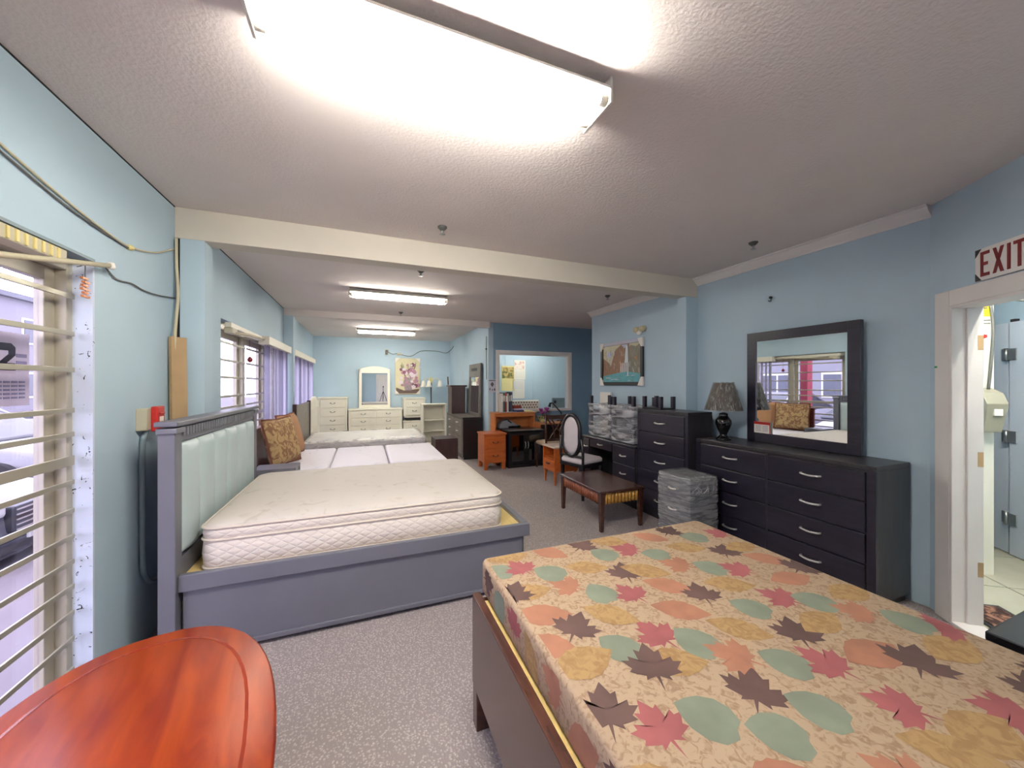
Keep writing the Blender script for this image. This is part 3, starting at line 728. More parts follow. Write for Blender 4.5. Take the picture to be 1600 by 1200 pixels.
# black glass-door cabinet
t = thing('glass_cabinet', 'black cabinet with two glass doors in front of the oak desk', 'cabinet', (2.74, 6.37, 0), 0)
w, d, h = .68, .36, .67
for s_ in (-1, 1): bx('side_panel', (s_ * (w / 2 - .01) - .01, s_ * (w / 2 - .01) + .01, -d / 2 + .02, d / 2, .05, h - .03), M['black'], t)
bx('top', (-w / 2 - .015, w / 2 + .015, -d / 2 - .01, d / 2, h - .03, h), M['black'], t, .006); bx('base', (-w / 2 - .01, w / 2 + .01, -d / 2 - .005, d / 2, 0, .06), M['black'], t, .006)
bx('back_panel', (-w / 2 + .02, w / 2 - .02, d / 2 - .012, d / 2, .06, h - .03), M['black'], t); bx('shelf', (-w / 2 + .02, w / 2 - .02, -d / 2 + .04, d / 2 - .012, .33, .345), M['black'], t)
for s_ in (-1, 1):
    a, b = (-w / 2 + .005, -.003) if s_ < 0 else (.003, w / 2 - .005)
    f = MB().box(a, a + .05, -d / 2, -d / 2 + .018, .07, h - .04).box(b - .05, b, -d / 2, -d / 2 + .018, .07, h - .04).box(a + .05, b - .05, -d / 2, -d / 2 + .018, .07, .12).box(a + .05, b - .05, -d / 2, -d / 2 + .018, h - .09, h - .04)
    dr = f.build('door', M['black'], t, .003); bx('pane', (a + .05, b - .05, -d / 2 + .006, -d / 2 + .01, .12, h - .09), M['clear'], dr, 0)
    xx = s_ * .028
    MB().tube(smooth_curve([(xx, -d / 2, .34), (xx, -d / 2 - .022, .36), (xx, -d / 2 - .025, .40), (xx, -d / 2 - .022, .44), (xx, -d / 2, .46)], 4), .007).build('handle', M['chrome'], dr)

# oak desk with hutch and things on it
t = thing('oak_desk', 'oak computer desk with raised hutch under the office window', 'desk', (2.27, 6.885, 0), 0)
for x in (0, .81): bx('hutch_side', (x, x + .025, -.28, 0, 0, .94), M['orange2'], t)
bx('hutch_top', (-.01, .85, -.295, 0, .94, .965), M['orange2'], t); bx('hutch_rail', (.025, .81, -.275, -.255, .885, .94), M['orange2'], t); bx('hutch_shelf', (.025, .81, -.275, -.012, .64, .66), M['walnut'], t); bx('hutch_back', (.025, .81, -.012, 0, .3, .94), M['orange2'], t)
bx('desk_top', (.84, 1.75, -.5, 0, .73, .755), M['orange2'], t); bx('desk_side', (1.725, 1.75, -.48, 0, 0, .73), M['orange2'], t); bx('desk_back', (.84, 1.72, -.03, -.01, .35, .73), M['walnut'], t); bx('desk_inner', (.84, .865, -.48, -.03, 0, .73), M['orange2'], t)
T = .966
cols = [(206, 200, 188), (90, 92, 96), (168, 74, 56), (210, 208, 206), (60, 64, 74), (84, 84, 100)]
x = 2.44
names = ['pale', 'grey', 'red', 'white', 'dark', 'slate']
for k, c in enumerate(cols):
    wv = .032 + .006 * (k % 2); hv = (.36, .38, .37, .36, .38, .39)[k]
    o = MB().box(-wv / 2, wv / 2, -.11, .11, 0, hv).build('binder', pm('binder_%d' % k, c, .5), None, .004); o.location = (x, 6.76, T); bx('spine_label', (-wv * .3, wv * .3, -.112, -.109, hv * .55, hv * .85), M['paper'], o, 0)
    tag(o, '%s upright file binder in the row on the hutch' % names[k], 'binder', 'binders on the hutch'); x += wv + .003
def flat(name, label, cat, loc, dims, mat, rz=0, group=None):
    o = bx(name, (-dims[0] / 2, dims[0] / 2, -dims[1] / 2, dims[1] / 2, 0, dims[2]), mat, None, .003, loc=loc, rot=rz); return tag(o, label, cat, group)
flat('book', 'blue book lying on the hutch under the lilac one', 'book', (2.80, 6.76, T), (.20, .16, .035), pm('blue_book', (70, 74, 120), .5), .06)
flat('book', 'lilac book lying on top of the blue book', 'book', (2.79, 6.76, T + .035), (.19, .15, .03), pm('lilac_book', (186, 182, 206), .5), -.1)
flat('brochure_box', 'red and white box lying on the stacked books', 'box', (2.77, 6.77, T + .066), (.17, .12, .06), pm('red_box', (150, 58, 44), .5), .05)
flat('paper_stack', 'grey papers spread at the left end of the hutch', 'paper', (2.56, 6.635, T), (.34, .07, .012), pm('grey_paper', (150, 150, 158), .7), .02)
flat('notebook', 'pale brochure at the right end of the hutch top', 'notebook', (3.0, 6.74, T), (.16, .2, .02), M['papery'], -.1)
t = thing('fax_machine', 'grey and black machine inside the hutch opening', 'machine', (2.56, 6.75, .661), 0)
MB().prism([(-.17, 0), (.2, 0), (.2, .05), (.02, .16), (-.12, .13), (-.17, .05)], -.1, .1).build('housing', pm('machine_grey', (130, 132, 136), .5), t, .008); bx('tray', (.0, .26, -.1, .08, .0, .045), M['blackp'], t)
MB().prism([(-.02, .14), (.06, .09), (.08, .1), (.0, .165)], -.103, .05).build('handset', M['blackp'], t, .005)
t = thing('potted_flowers', 'purple flowers in a printed pot on the oak desk', 'plant', (3.32, 6.68, .756), 0)
MB().taper((0, 0, 0), .15, .15, (0, 0, .11), .17, .17).build('pot', print_fabric('printed_pot', (210, 190, 140), (90, 110, 60), 18, .45, .55), t, .006)
random.seed(5)
for k in range(12):
    a = random.random() * 6.28; r = random.uniform(.02, .12); z = random.uniform(.17, .27)
    c = (r * math.cos(a), r * math.sin(a) * .7, z); mm = MB(); mm.lathe([(0, -.02), (.03, -.01), (.042, .01), (.02, .022), (0, .015)], c, 8); mm.build('flower', M['purple'], t)
m = MB()
for k in range(8):
    a = k * .8; m.tube([(0, 0, .1), (.05 * math.cos(a), .05 * math.sin(a), .18), (.13 * math.cos(a), .1 * math.sin(a), .2)], .005, 5); c = (.14 * math.cos(a), .1 * math.sin(a), .19); m.add([(c[0] - .03, c[1], c[2]), (c[0], c[1] - .02, c[2] + .01), (c[0] + .035, c[1], c[2]), (c[0], c[1] + .02, c[2] + .01)], [(0, 1, 2, 3)])
m.build('stems', M['leafg'], t)
t = thing('desk_lamp', 'black jointed desk lamp on the oak desk before the window', 'lamp', (3.72, 6.72, .756), 0)
MB().lathe([(.07, 0), (.07, .015), (.02, .025)], n=16).build('base', M['blackp'], t); MB().tube([(0, 0, .02), (.04, 0, .16), (-.17, 0, .37)], .014, 8).build('arm', M['blackp'], t); MB().tube([(-.17, 0, .37), (-.22, 0, .36), (-.24, 0, .29)], .02, 10, rs=[.014, .022, .032]).build('head', M['blackp'], t)
t = thing('monitor', 'grey monitor standing in the office behind the window', 'monitor', (4.02, 7.35, .86), 0)
bx('screen', (-.14, .16, -.02, .02, .04, .34), pm('grey_screen', (136, 150, 150), .3), t, .006); bx('stand', (-.06, .06, -.05, .05, 0, .04), M['blackp'], t); MB().lathe([(.0, 0), (.03, .01), (.035, .05), (0, .08)], (-.1, -.05, .22), 10).build('webcam', M['blackp'], t)
t = thing('office_table', 'plain office desk behind the window wall', 'desk', (3.6, 7.35, 0), 0)
bx('top', (-1.1, 1.2, -.3, .3, .83, .86), M['orange2'], t); legs4(t, 2.2, .56, .83, .05, .05, M['walnut'])
# dotted chair in the office
t = thing('dotted_office_chair', 'pale office armchair dotted in black behind the window', 'chair', (3.3, 8.06, 0), 0)
bx('seat', (-.42, .42, -.28, .28, .4, .52), M['seatfab'], t, .03); legs4(t, .8, .5, .4, .05, .04, M['blackp']); slab(.9, .09, .03, [(.01, .5), (0, .52), (0, 1.11), (.012, 1.14)]).build('backrest', M['paper'], t).location = (0, -.28, 0)
m = MB()
for r_ in range(7):
    for c in range(13):
        x = -.40 + c * .066 + (.033 if r_ % 2 else 0); z = .76 + r_ * .055; s_ = .019
        if x < .42: m.prism([(x - s_, z), (x, z - s_), (x + s_, z), (x, z + s_)], -.3275, -.325)
m.build('dots', M['blackp'], t)

# dining chair at the desk, seen from behind
t = thing('dining_chair', 'dark brown wooden dining chair with crossed back splats at the desk', 'chair', (3.11, 5.92, 0), R(180))
legs4(t, .44, .42, .43, .04, .03, M['walnut']); slab(.45, .43, .05, [(.01, .43), (0, .445), (0, .475), (.03, .495)]).build('seat', pm('tan_seat', (170, 146, 122), .8), t)
for s_ in (-1, 1): MB().tube([(s_ * .205, .195, .42), (s_ * .215, .2, .7), (s_ * .235, .235, .98)], .019).build('back_post', M['walnut'], t)
MB().prism([(-.25, .90), (.25, .90), (.265, .995), (.12, .975), (-.12, .975), (-.265, .995)], .2, .235).build('top_rail', M['walnut'], t, .006)
bx('lower_rail', (-.2, .2, .19, .21, .52, .56), M['walnut'], t)
for a, b in ((-.15, .12), (.15, -.12), (-.05, -.19), (.05, .19)): MB().tube(smooth_curve([(a, .205, .56), ((a + b) / 2 * .6, .2, .74), (b, .215, .91)], 5), .012).build('splat', M['walnut'], t)

# ---- picture and ornament on the right wall
t = thing('waterfall_picture', 'waterfall landscape picture with cardboard corners on the right wall', 'picture', (RX - .004, 4.525, 1.49), RIGHT)
W_, H_ = .97, .655
fr = MB().box(-W_ / 2, -W_ / 2 + .05, -.03, 0, 0, H_).box(W_ / 2 - .05, W_ / 2, -.03, 0, 0, H_).box(-W_ / 2 + .05, W_ / 2 - .05, -.03, 0, 0, .05); fr.build('frame', M['blackp'], t, .004)
bx('frame_top', (-W_ / 2 + .05, W_ / 2 - .05, -.03, 0, H_ - .05, H_), M['slat_l'], t)
PC = [pm('paint_sky', (206, 200, 170), .6, var=.12, vs=5), pm('paint_cliff', (150, 116, 92), .6, var=.25, vs=12, stretch=(3, 1, 1)), pm('paint_rock', (136, 132, 116), .6, var=.25, vs=12, stretch=(3, 1, 1)), pm('paint_fall', (214, 222, 226), .5), pm('paint_pool', (84, 160, 170), .4, var=.2, vs=10), pm('paint_bush', (112, 120, 84), .6, var=.3, vs=25), pm('paint_snow', (190, 192, 210), .6)]
a, b, c, e = -W_ / 2 + .05, W_ / 2 - .05, .05, H_ - .05
it = [([(a, c), (b, c), (b, e), (a, e)], 0), ([(a, c), (a, .42), (a + .12, .36), (a + .2, .3), (a + .28, .5), (a + .33, .56), (a + .36, .4), (a + .36, c)], 1), ([(a + .07, .47), (a + .14, .52), (a + .24, .5), (a + .18, .4)], 6), ([(a + .36, c), (a + .34, .55), (a + .44, e), (b - .25, e), (b - .22, c)], 1),
      ([(b - .33, c), (b - .3, .5), (b - .22, .58), (b - .1, .55), (b, .6), (b, c)], 2), ([(a + .44, .6), (a + .6, .6), (a + .52, .54)], 6), ([(a + .52, .33), (a + .55, .58), (a + .59, .58), (a + .60, .33)], 3), ([(a, c), (b, c), (b, .16), (a + .6, .2), (a + .4, .19), (a, .14)], 4), ([(a + .06, c), (a + .05, .15), (a + .16, .17), (a + .3, .11), (a + .34, c)], 5), ([(b - .2, c), (b - .16, .15), (b, .17), (b, c)], 5)]
for k in range(6): x = a + .40 + k * .04; it.append(([(x - .03 + k * .002, .14), (x - .01, .33), (x + .01, .33), (x - .005 + k * .002, .14)], 3))
random.seed(17)
for k in range(70):
    x = random.uniform(a + .02, b - .04); z = random.uniform(.17, .5); l = random.uniform(.03, .09); sl = random.uniform(-.02, .02)
    if abs(x - a - .56) > .06: it.append(([(x, z), (x + .012, z), (x + .008 + sl, z + l), (x + sl, z + l)], random.choice([0, 1, 2, 5, 6, 7, 7])))
for k in range(24):
    x = random.uniform(a + .05, b - .15); z = random.uniform(.06, .14); it.append(([(x, z), (x + .07, z + .004), (x + .1, z + .012), (x + .03, z + .01)], random.choice([3, 4, 4, 5])))
prints(t, 'canvas_print', it, PC + [pm('paint_glow', (196, 140, 96), .6, var=.2, vs=14)], -.008, .0006)
for sx in (-1, 1):
    for zc in (0, 1):
        z0, z1 = (-.004, .12) if zc == 0 else (H_ + .004, H_ - .12); x0 = sx * (W_ / 2 + .004); x1 = sx * (W_ / 2 - .1)
        poly = [(x0, z0), (x1, z0), (x1 + sx * .03, z0 + (z1 - z0) * .45), (x0 - sx * .035, z1), (x0, z1)]
        MB().prism(poly, -.036, -.001).build('corner_protector', M['paper'], t, .003)
t = thing('ribbon_bow', 'cream bow shaped ornament above the waterfall picture', 'ornament', (RX - .03, 4.1, 2.17), RIGHT)
for s_ in (-1, 1):
    MB().lathe([(0, -.03), (.04, -.02), (.055, .02), (.035, .05), (0, .055)], (s_ * .06, 0, .08), 12).build('loop', pm('cream_ribbon_%d' % (s_ + 1), (206, 196, 160), .7, var=.15, vs=20), t)
MB().lathe([(0, 0), (.03, .01), (.035, .04), (0, .07)], (.01, -.02, .01), 12).build('knot', M['paper'], t)
t = thing('wall_hook', 'tiny black hook in the right wall above the mirror', 'hook', (RX, 2.34, 2.31), RIGHT)
MB().tube([(0, 0, .01), (0, -.02, .01)], .012, 8).build('screw', M['blackp'], t); MB().tube(smooth_curve([(0, -.02, .01), (.012, -.024, -.01), (0.004, -.024, -.028), (-.014, -.024, -.018)], 5), .004, 6).build('hook_loop', M['blackp'], t)

# ---- exit sign on the slanting wall
t = thing('exit_sign', 'white EXIT sign in red letters above the doorway', 'sign', dg(.335, -.004, 2.108), DIAG)
bx('board', (0, .31, -.012, 0, 0, .185), M['signwhite'], t, .002)
for sx in (0, 1):
    for sz in (0, 1):
        x0, z0 = (.002 if sx == 0 else .308), (.002 if sz == 0 else .183); dx, dz = (.036 if sx == 0 else -.036), (.045 if sz == 0 else -.045)
        MB().prism([(x0, z0), (x0 + dx, z0), (x0, z0 + dz)], -.0135, -.012).build('corner_triangle', M['blackp'], t)
zb, zt = .022, .163
def letter(polys):
    m = MB()
    for p in polys: m.prism(p, -.0145, -.012)
    m.build('letter', M['exitred'], t)
q = lambda x0, x1, z0, z1: [(x0, z0), (x1, z0), (x1, z1), (x0, z1)]
letter([q(.034, .050, zb, zt), q(.05, .085, zb, zb + .018), q(.05, .085, zt - .018, zt), q(.05, .076, .084, .102)])
letter([[(.104, zb), (.121, zb), (.163, zt), (.146, zt)], [(.146, zb), (.163, zb), (.121, zt), (.104, zt)]])
letter([q(.181, .198, zb, zt)]); letter([q(.234, .251, zb, zt), q(.213, .272, zt - .018, zt)])
t = tag(bx('green_tape', (0, .018, -.002, 0, 0, .012), pm('green_tape', (40, 150, 90), .5), None, 0, loc=dg(.068, -.0215, 1.615), rot=DIAG), 'scrap of green tape on the white door casing', 'tape')

# ---- corridor fittings, fixed to the end of the post
ENDF = math.atan2(-.582, .813)
t = thing('electrical_box', 'taupe metal electrical box on the post beyond the doorway', 'box', dg(-.619, .75, 1.14), ENDF)
M['taupe'] = pm('taupe_metal', (150, 146, 128), .5)
MB().loft([[(-.055, -.09, 0), (.055, -.09, 0), (.055, 0, 0), (-.055, 0, 0)], [(-.065, -.13, .22), (.065, -.13, .22), (.065, 0, .22), (-.065, 0, .22)], [(-.065, -.09, .30), (.065, -.09, .30), (.065, 0, .34), (-.065, 0, .34)]], smooth=False).build('housing', M['taupe'], t, .005)
bx('label_plate', (-.02, .03, -.128, -.11, .13, .18), M['paper'], t, 0)
MB().tube(smooth_curve([(.02, -.03, .33), (.03, -.035, .5), (.05, -.03, .8), (.04, -.02, 1.0)], 5), .009).build('supply_cable', M['cable_d'], t)
t = thing('yellow_notice', 'yellow and white notice high on the post beyond the doorway', 'notice', dg(-.618, .75, 1.96), ENDF)
bx('sheet', (-.05, .06, -.004, 0, 0, .2), M['paper'], t, 0); bx('yellow_band', (-.05, .06, -.006, -.004, .08, .2), M['yellow'], t, 0)
m = MB()
for k in range(2): m.box(-.04, .05, -.0055, -.004, .02 + k * .025, .03 + k * .025)
m.box(-.03, .03, -.0075, -.006, .14, .15); m.build('print_lines', M['cable_d'], t)
t = thing('breaker_switch', 'small black switch column with red knob on the corridor post', 'switch', dg(-.618, .70, 1.5), ENDF)
bx('strip', (-.012, .02, -.03, 0, 0, .4), M['blackp'], t); MB().lathe([(0, -.02), (.025, -.01), (.025, .01), (0, .02)], (.02, -.045, .38), 12).build('red_knob', M['red'], t)
for z in (.08, .26): MB().prism([(0, z), (.05, z + .03), (0, z + .06)], -.036, -.03).build('paper_tag', M['paper'], t)
tag(MB().tube(smooth_curve([(0, 0, 0), (.25, .2, -.1), (.5, .5, -.16), (1.2, .66, -.13)], 6), .008, 6).build('ceiling_cable', M['cable_d'], None, loc=dg(-.62, .7, 2.2), rot=DIAG), 'dark cable sagging across the corridor', 'cable')
t = thing('door_mat', 'brown patterned mat with dark border just beyond the doorway', 'mat', dg(.4, .30, .013), DIAG)
bx('border', (-.5, .5, -.14, .14, 0, .008), M['blackp'], t, .003); bx('pile', (-.47, .47, -.11, .11, .008, .012), print_fabric('mat_pattern', (150, 110, 90), (60, 40, 36), 16, .42, .55), t, 0)

# ---- fire alarm, conduit, cables, board on the left wall
t = thing('fire_alarm', 'red fire alarm pull station on a cream box, left wall', 'alarm', (LX, 2.76, 1.245), LEFT)
bx('back_box', (-.05, .03, -.05, 0, 0, .125), M['boxgrey'], t)
rb = bx('pull_station', (-.01, .075, -.082, -.05, -.01, .135), M['red'], t, .006); bx('white_label', (.012, .055, -.084, -.082, .03, .075), M['paper'], rb, 0); bx('pull_bar', (.005, .06, -.09, -.082, .088, .1), M['red'], rb)
tag(MB().tube(smooth_curve([(LX + .025, 2.765, 1.245), (LX + .02, 2.74, 1.17), (LX + .02, 2.735, .9), (LX + .02, 2.74, .5), (LX + .02, 2.77, .40), (LX + .02, 2.84, .34), (LX + .02, 2.95, .345)], 6), .014, 10).build('alarm_conduit', M['conduit']), 'blue painted conduit running down from the fire alarm', 'conduit')
def cable(label, pts, r, mat, name='wall_cable'):
    return tag(MB().tube(smooth_curve(pts, 8), r, 6).build(name, mat), label, 'cable')
x = LX + .008
cable('cream cable sagging along the upper left wall', [(x, 1.2, 2.50), (x, 1.88, 2.35), (x, 2.18, 2.295), (x, 2.45, 2.262), (x, 2.64, 2.255), (x, 2.9, 2.31), (x, 3.16, 2.42)], .005, M['cable'])
cable('dark cable just under the cream one, upper left wall', [(x, 1.2, 2.46), (x, 1.88, 2.325), (x, 2.18, 2.272), (x, 2.45, 2.25), (x, 2.63, 2.245)], .004, M['cable_d'])
cable('wavy dark cable from window head to corner pilaster', [(x, 2.42, 2.095), (x, 2.52, 2.05), (x, 2.66, 2.06), (x, 2.78, 2.05), (x, 2.95, 2.06), (x, 3.17, 2.09)], .004, M['cable_d'])
cable('thick cream cable hanging from the beam to the leaning board', [(x + .01, 3.15, 2.49), (x + .015, 3.14, 2.3), (x + .03, 3.12, 2.1), (x + .03, 3.08, 1.85), (x + .02, 3.085, 1.6), (x + .01, 3.1, 1.45)], .009, M['cable'])
t = tag(MB().tube([(x, 2.625, 2.25), (x, 2.66, 2.255)], .014, 8).build('cable_clip', M['papery']), 'yellow clip holding the cables on the left wall', 'clip')
o = bx('leaning_board', (-.05, .05, -.012, .012, 0, 1.82), M['plybrd'], None, .002, loc=(LX + .065, 3.09, 0), rot=R(52)); o.rotation_euler = (R(-.8), 0, R(60)); tag(o, 'raw wooden board leaning in the corner by the pilaster', 'board')

# ---- ceiling: fluorescent fixtures and sprinklers
def fixture(label, xc, yc, tube, L=1.22):
    t = thing('ceiling_fixture', label, 'light', (xc, yc, CZ - .1), 0, 'fluorescent fixtures')
    bx('housing', (-L / 2, L / 2, -.05, .05, .045, .1), M['fixture'], t)
    MB().prism([(0, 0)] * 0 + [(-L / 2, .05), (L / 2, .05), (L / 2, .06), (-L / 2, .06)], -.1, .1).build('reflector', M['fixture'], t)
    MB().add([(-L / 2, -.03, .05), (L / 2, -.03, .05), (L / 2, 0, .015), (-L / 2, 0, .015), (-L / 2, .03, .05), (L / 2, .03, .05)], [(0, 1, 2, 3), (3, 2, 5, 4), (0, 3, 4), (1, 5, 2)]).build('ridge', M['fixture'], t)
    for s_ in (-1, 1):
        bx('end_plate', (s_ * (L / 2) - .006, s_ * (L / 2) + .006, -.1, .1, -.002, .1), M['fixture'], t, .002)
        MB().tube([(-L / 2 + .012, s_ * .065, .022), (L / 2 - .012, s_ * .065, .022)], .017, 12).build('tube', tube, t)
        for e_ in (-1, 1): MB().tube([(e_ * (L / 2 - .006), s_ * .065, .022), (e_ * (L / 2 - .035), s_ * .065, .022)], .02, 10).build('socket', M['fixture'], t)
    return t
fixture('lit twin tube fixture on the ceiling nearest the camera', .285, 1.30, M['tube_on'])
fixture('twin tube fixture on the ceiling just past the cream beam', .43, 5.1, M['tube_fill'])
fixture('lit twin tube fixture over the far white furniture', .45, 8.65, M['tube_far'])
fixture('lit twin tube fixture on the office ceiling', 3.9, 8.2, M['tube_soft'])
o = fixture('lit twin tube fixture on the corridor ceiling', 0, 0, M['tube_on']); o.location = dg(.45, .32, CZ - .1); o.rotation_euler = (0, 0, DIAG)
for k, (x, y, lab) in enumerate([(.55, 2.83, 'in front of the beam'), (.55, 4.0, 'just behind the beam'), (.56, 6.45, 'before the second beam'), (3.06, 2.17, 'near the right crown moulding'), (3.06, 4.2, 'near the waterfall picture')]):
    t = thing('ceiling_sprinkler', 'small brass ceiling sprinkler ' + lab, 'sprinkler', (x, y, CZ - .06), 0, 'ceiling sprinklers')
    MB().lathe([(.014, .03), (.036, .052), (.036, .06)], n=14).build('escutcheon', M['cable_d'], t); MB().lathe([(.008, .012), (.01, .03)], n=8).build('stem', M['steel'], t); MB().lathe([(.022, 0), (.022, .004), (.008, .012)], n=12).build('deflector', M['steel'], t)

# ---- grey bed with channelled headboard and pillow-top mattress
t = thing('grey_bed', 'grey storage bed with pale channelled headboard by the left wall', 'bed', (-.97, 3.29, 0), LEFT)
# local x = world +Y, local -y = world +X ; headboard at y 0
W_ = 1.6
for s_ in (-1, 1):
    x = s_ * (W_ / 2 - .04)
    bx('post', (x - .04, x + .04, -.035, .04, 0, 1.25), M['bedgrey'], t); bx('post_capital', (x - .05, x + .05, -.045, .045, 1.245, 1.275), M['bedgrey'], t)
bx('top_cap', (-W_ / 2 - .02, W_ / 2 + .02, -.052, .05, 1.283, 1.31), M['bedgrey'], t, .006); bx('frieze', (-W_ / 2 + .08, W_ / 2 - .08, -.025, .03, 1.19, 1.283), M['bedgrey'], t)
m = MB(); n = 36
for i in range(n):
    x0 = -W_ / 2 + .09 + (W_ - .18) * i / n; m.box(x0, x0 + (W_ - .18) / n * .6, -.04, -.025, 1.222, 1.272)
m.build('dentils', M['bedgrey'], t, .002)
bx('back_panel', (-W_ / 2 + .08, W_ / 2 - .08, .0, .025, .3, 1.19), M['bedgrey'], t); bx('bottom_rail', (-W_ / 2 + .08, W_ / 2 - .08, -.025, .0, .3, .55), M['bedgrey'], t)
cw = (W_ - .18) / 6
for i in range(6):
    x0 = -W_ / 2 + .09 + i * cw; xs = [x0 + cw * k / 8 for k in range(9)]; rings = []
    for z, f in ((.57, .2), (.585, .8), (.62, 1), (1.13, 1), (1.17, .8), (1.185, .2)):
        rings.append([(x, -.012 - .042 * f * (max(0, 1 - ((k - 4) / 4) ** 2) ** .42), z) for k, x in enumerate(xs)] + [(xs[-1], 0, z), (xs[0], 0, z)])
    MB().loft(rings).build('channel_pad', M['mint'], t)
for s_ in (-1, 1):
    x = s_ * (W_ / 2 - .045)
    bx('side_rail', (x - .02, x + .02, -2.11, -.035, .385, .475), M['bedgrey'], t); bx('storage_panel', (x - .012 - s_ * .012, x + .012 - s_ * .012, -2.06, -.05, .045, .385), M['bedgrey'], t); bx('bottom_strip', (x - .014 - s_ * .006, x + .014 - s_ * .006, -2.07, -.045, .025, .055), M['bedgrey'], t)
bx('foot_rail', (-W_ / 2 + .065, W_ / 2 - .065, -2.11, -2.07, .385, .475), M['bedgrey'], t); bx('foot_panel', (-W_ / 2 + .07, W_ / 2 - .07, -2.08, -2.05, .045, .385), M['bedgrey'], t)
for sx in (-1, 1):
    for yy in (-2.02, -.12): bx('foot', (sx * .7 - .03, sx * .7 + .03, yy - .03, yy + .03, 0, .1), M['bedgrey'], t)
bx('deck', (-W_ / 2 + .07, W_ / 2 - .07, -2.07, -.03, .425, .442), M['ply'], t, 0)
t = thing('pillow_top_mattress', 'thick cream pillow top mattress on the grey bed', 'mattress', (.045, 3.30, .443), 0)
mw, md = 1.84, 1.40
slab(mw, md, .09, [(.012, 0), (0, .012), (-.006, .09), (0, .165), (.006, .172), (.002, .18), (-.004, .205), (0, .236)], 8).build('body', M['mat_side'], t)
slab(mw, md, .09, [(0, .236), (.004, .246), (.03, .258), (.10, .266), (.25, .27)], 8).build('top_panel', M['mat_top'], t)
for z, r_ in ((.01, .007), (.172, .008), (.240, .008)): MB().tube(rrect(mw + .004, md + .004, .09, z, 8), r_, 6, closed=True).build('piping', M['piping'], t)

# ---- grey nightstand between the beds
chest('grey_nightstand', 'grey nightstand squeezed between grey bed and tan pillows', 'nightstand', (-.80, 4.245, 0), LEFT, .27, .36, .70, M['bedgrey'], rows_even(.1, .64, 2), 'knob', foot=.05)

# ---- brown bed with folding mattress and two pillows
t = thing('brown_bed', 'dark red wooden bed behind the grey bed', 'bed', (-1.08, 5.16, 0), LEFT)
bx('headboard', (-.7, .7, -.04, .0, .1, 1.02), M['mahog_h'], t, .008); bx('headboard_cap', (-.72, .72, -.055, .01, 1.02, 1.05), M['mahog_h'], t, .006)
for s_ in (-1, 1): bx('side_rail', (s_ * .715 - .015, s_ * .715 + .015, -2.09, -.04, .2, .47), M['mahog_h'], t)
bx('foot_rail', (-.7, .7, -2.09, -2.05, .2, .47), M['mahog_h'], t); bx('deck', (-.7, .7, -2.05, -.04, .40, .425), M['ply'], t, 0)
for sx in (-1, 1):
    for yy in (-1.9, -.1): bx('leg', (sx * .66 - .03, sx * .66 + .03, yy - .03, yy + .03, 0, .2), M['mahog_h'], t)
t = thing('folding_mattress', 'white three part folding mattress on the dark red bed', 'mattress', (-.94, 5.16, .426), 0)
for a, b in ((0, .565), (.58, 1.2), (1.215, 1.88)):
    o = slab(b - a, 1.36, .03, [(.012, 0), (0, .015), (0, .155), (.008, .17), (.03, .178)]).build('section', M['fold'], t); o.location = ((a + b) / 2, 0, 0)
def pillow(label, loc, rot, mat, w=.52, h=.5, th=.15):
    t = thing('throw_pillow', label, 'pillow', loc, 0, None); t.rotation_euler = rot; N = 14; vs = []; fs = []
    def pt(i, j, s_):
        u, v = i / N * 2 - 1, j / N * 2 - 1; k = max(0, (1 - u ** 4) * (1 - v ** 4)) ** .5
        pin = 1 - .07 * (1 - abs(u)) * abs(v) ** 3; pin2 = 1 - .07 * (1 - abs(v)) * abs(u) ** 3
        return (u * w / 2 * pin2, s_ * th / 2 * k, (v * pin + 1) * h / 2)
    m = MB()
    for s_ in (-1, 1):
        m.add([pt(i, j, s_) for i in range(N + 1) for j in range(N + 1)], [(i * (N + 1) + j, (i + 1) * (N + 1) + j, (i + 1) * (N + 1) + j + 1, i * (N + 1) + j + 1) for i in range(N) for j in range(N)], 0, True)
    m.build('cover', mat, t)
    e = [pt(i, 0, 1) for i in range(N)] + [pt(N, j, 1) for j in range(N)] + [pt(N - i, N, 1) for i in range(N)] + [pt(0, N - j, 1) for j in range(N)]
    MB().tube([(p[0], 0, p[2]) for p in e], .011, 6, closed=True).build('cord_trim', M['cord_b'], t)
    return t
pillow('gold paisley throw pillow leaning on the dark red headboard', (-.79, 4.72, .63), (R(-14), 0, R(72)), M['pillow1'], .56, .52)
pillow('plain tan throw pillow behind the gold paisley one', (-.80, 5.31, .63), (R(-14), 0, R(80)), M['pillow2'], .56, .52)

# ---- third bed : wrapped mattress and grey-brown headboard
t = thing('grey_brown_bed', 'low grey brown bed with flat panel headboard', 'bed', (-.97, 6.97, 0), LEFT)
bx('headboard_panel', (-.68, .68, -.03, 0, .15, 1.19), M['greybrown'], t)
for s_ in (-1, 1): bx('headboard_post', (s_ * .725 - .045, s_ * .725 + .045, -.045, .01, 0, 1.21), M['choc'], t)
for s_ in (-1, 1): bx('side_rail', (s_ * .72 - .02, s_ * .72 + .02, -1.97, -.045, .16, .46), M['greybrown'], t)
bx('foot_rail', (-.74, .74, -2.0, -1.97, .1, .44), M['choc'], t); bx('deck', (-.7, .7, -1.97, -.03, .41, .44), M['ply'], t, 0)
for sx in (-1, 1): bx('leg', (sx * .68 - .03, sx * .68 + .03, -1.94, -1.88, 0, .16), M['choc'], t)
t = thing('wrapped_mattress', 'white mattress still in plastic on the grey brown bed', 'mattress', (.04, 6.99, .442), 0)
slab(1.86, 1.32, .06, [(.02, 0), (0, .02), (.0, .14), (.01, .16)]).build('border', M['wrap_s'], t); slab(1.86, 1.32, .06, [(.01, .16), (.02, .175), (.06, .185), (.2, .192)]).build('top_panel', M['wrapw'], t)
m = MB(); rg = []
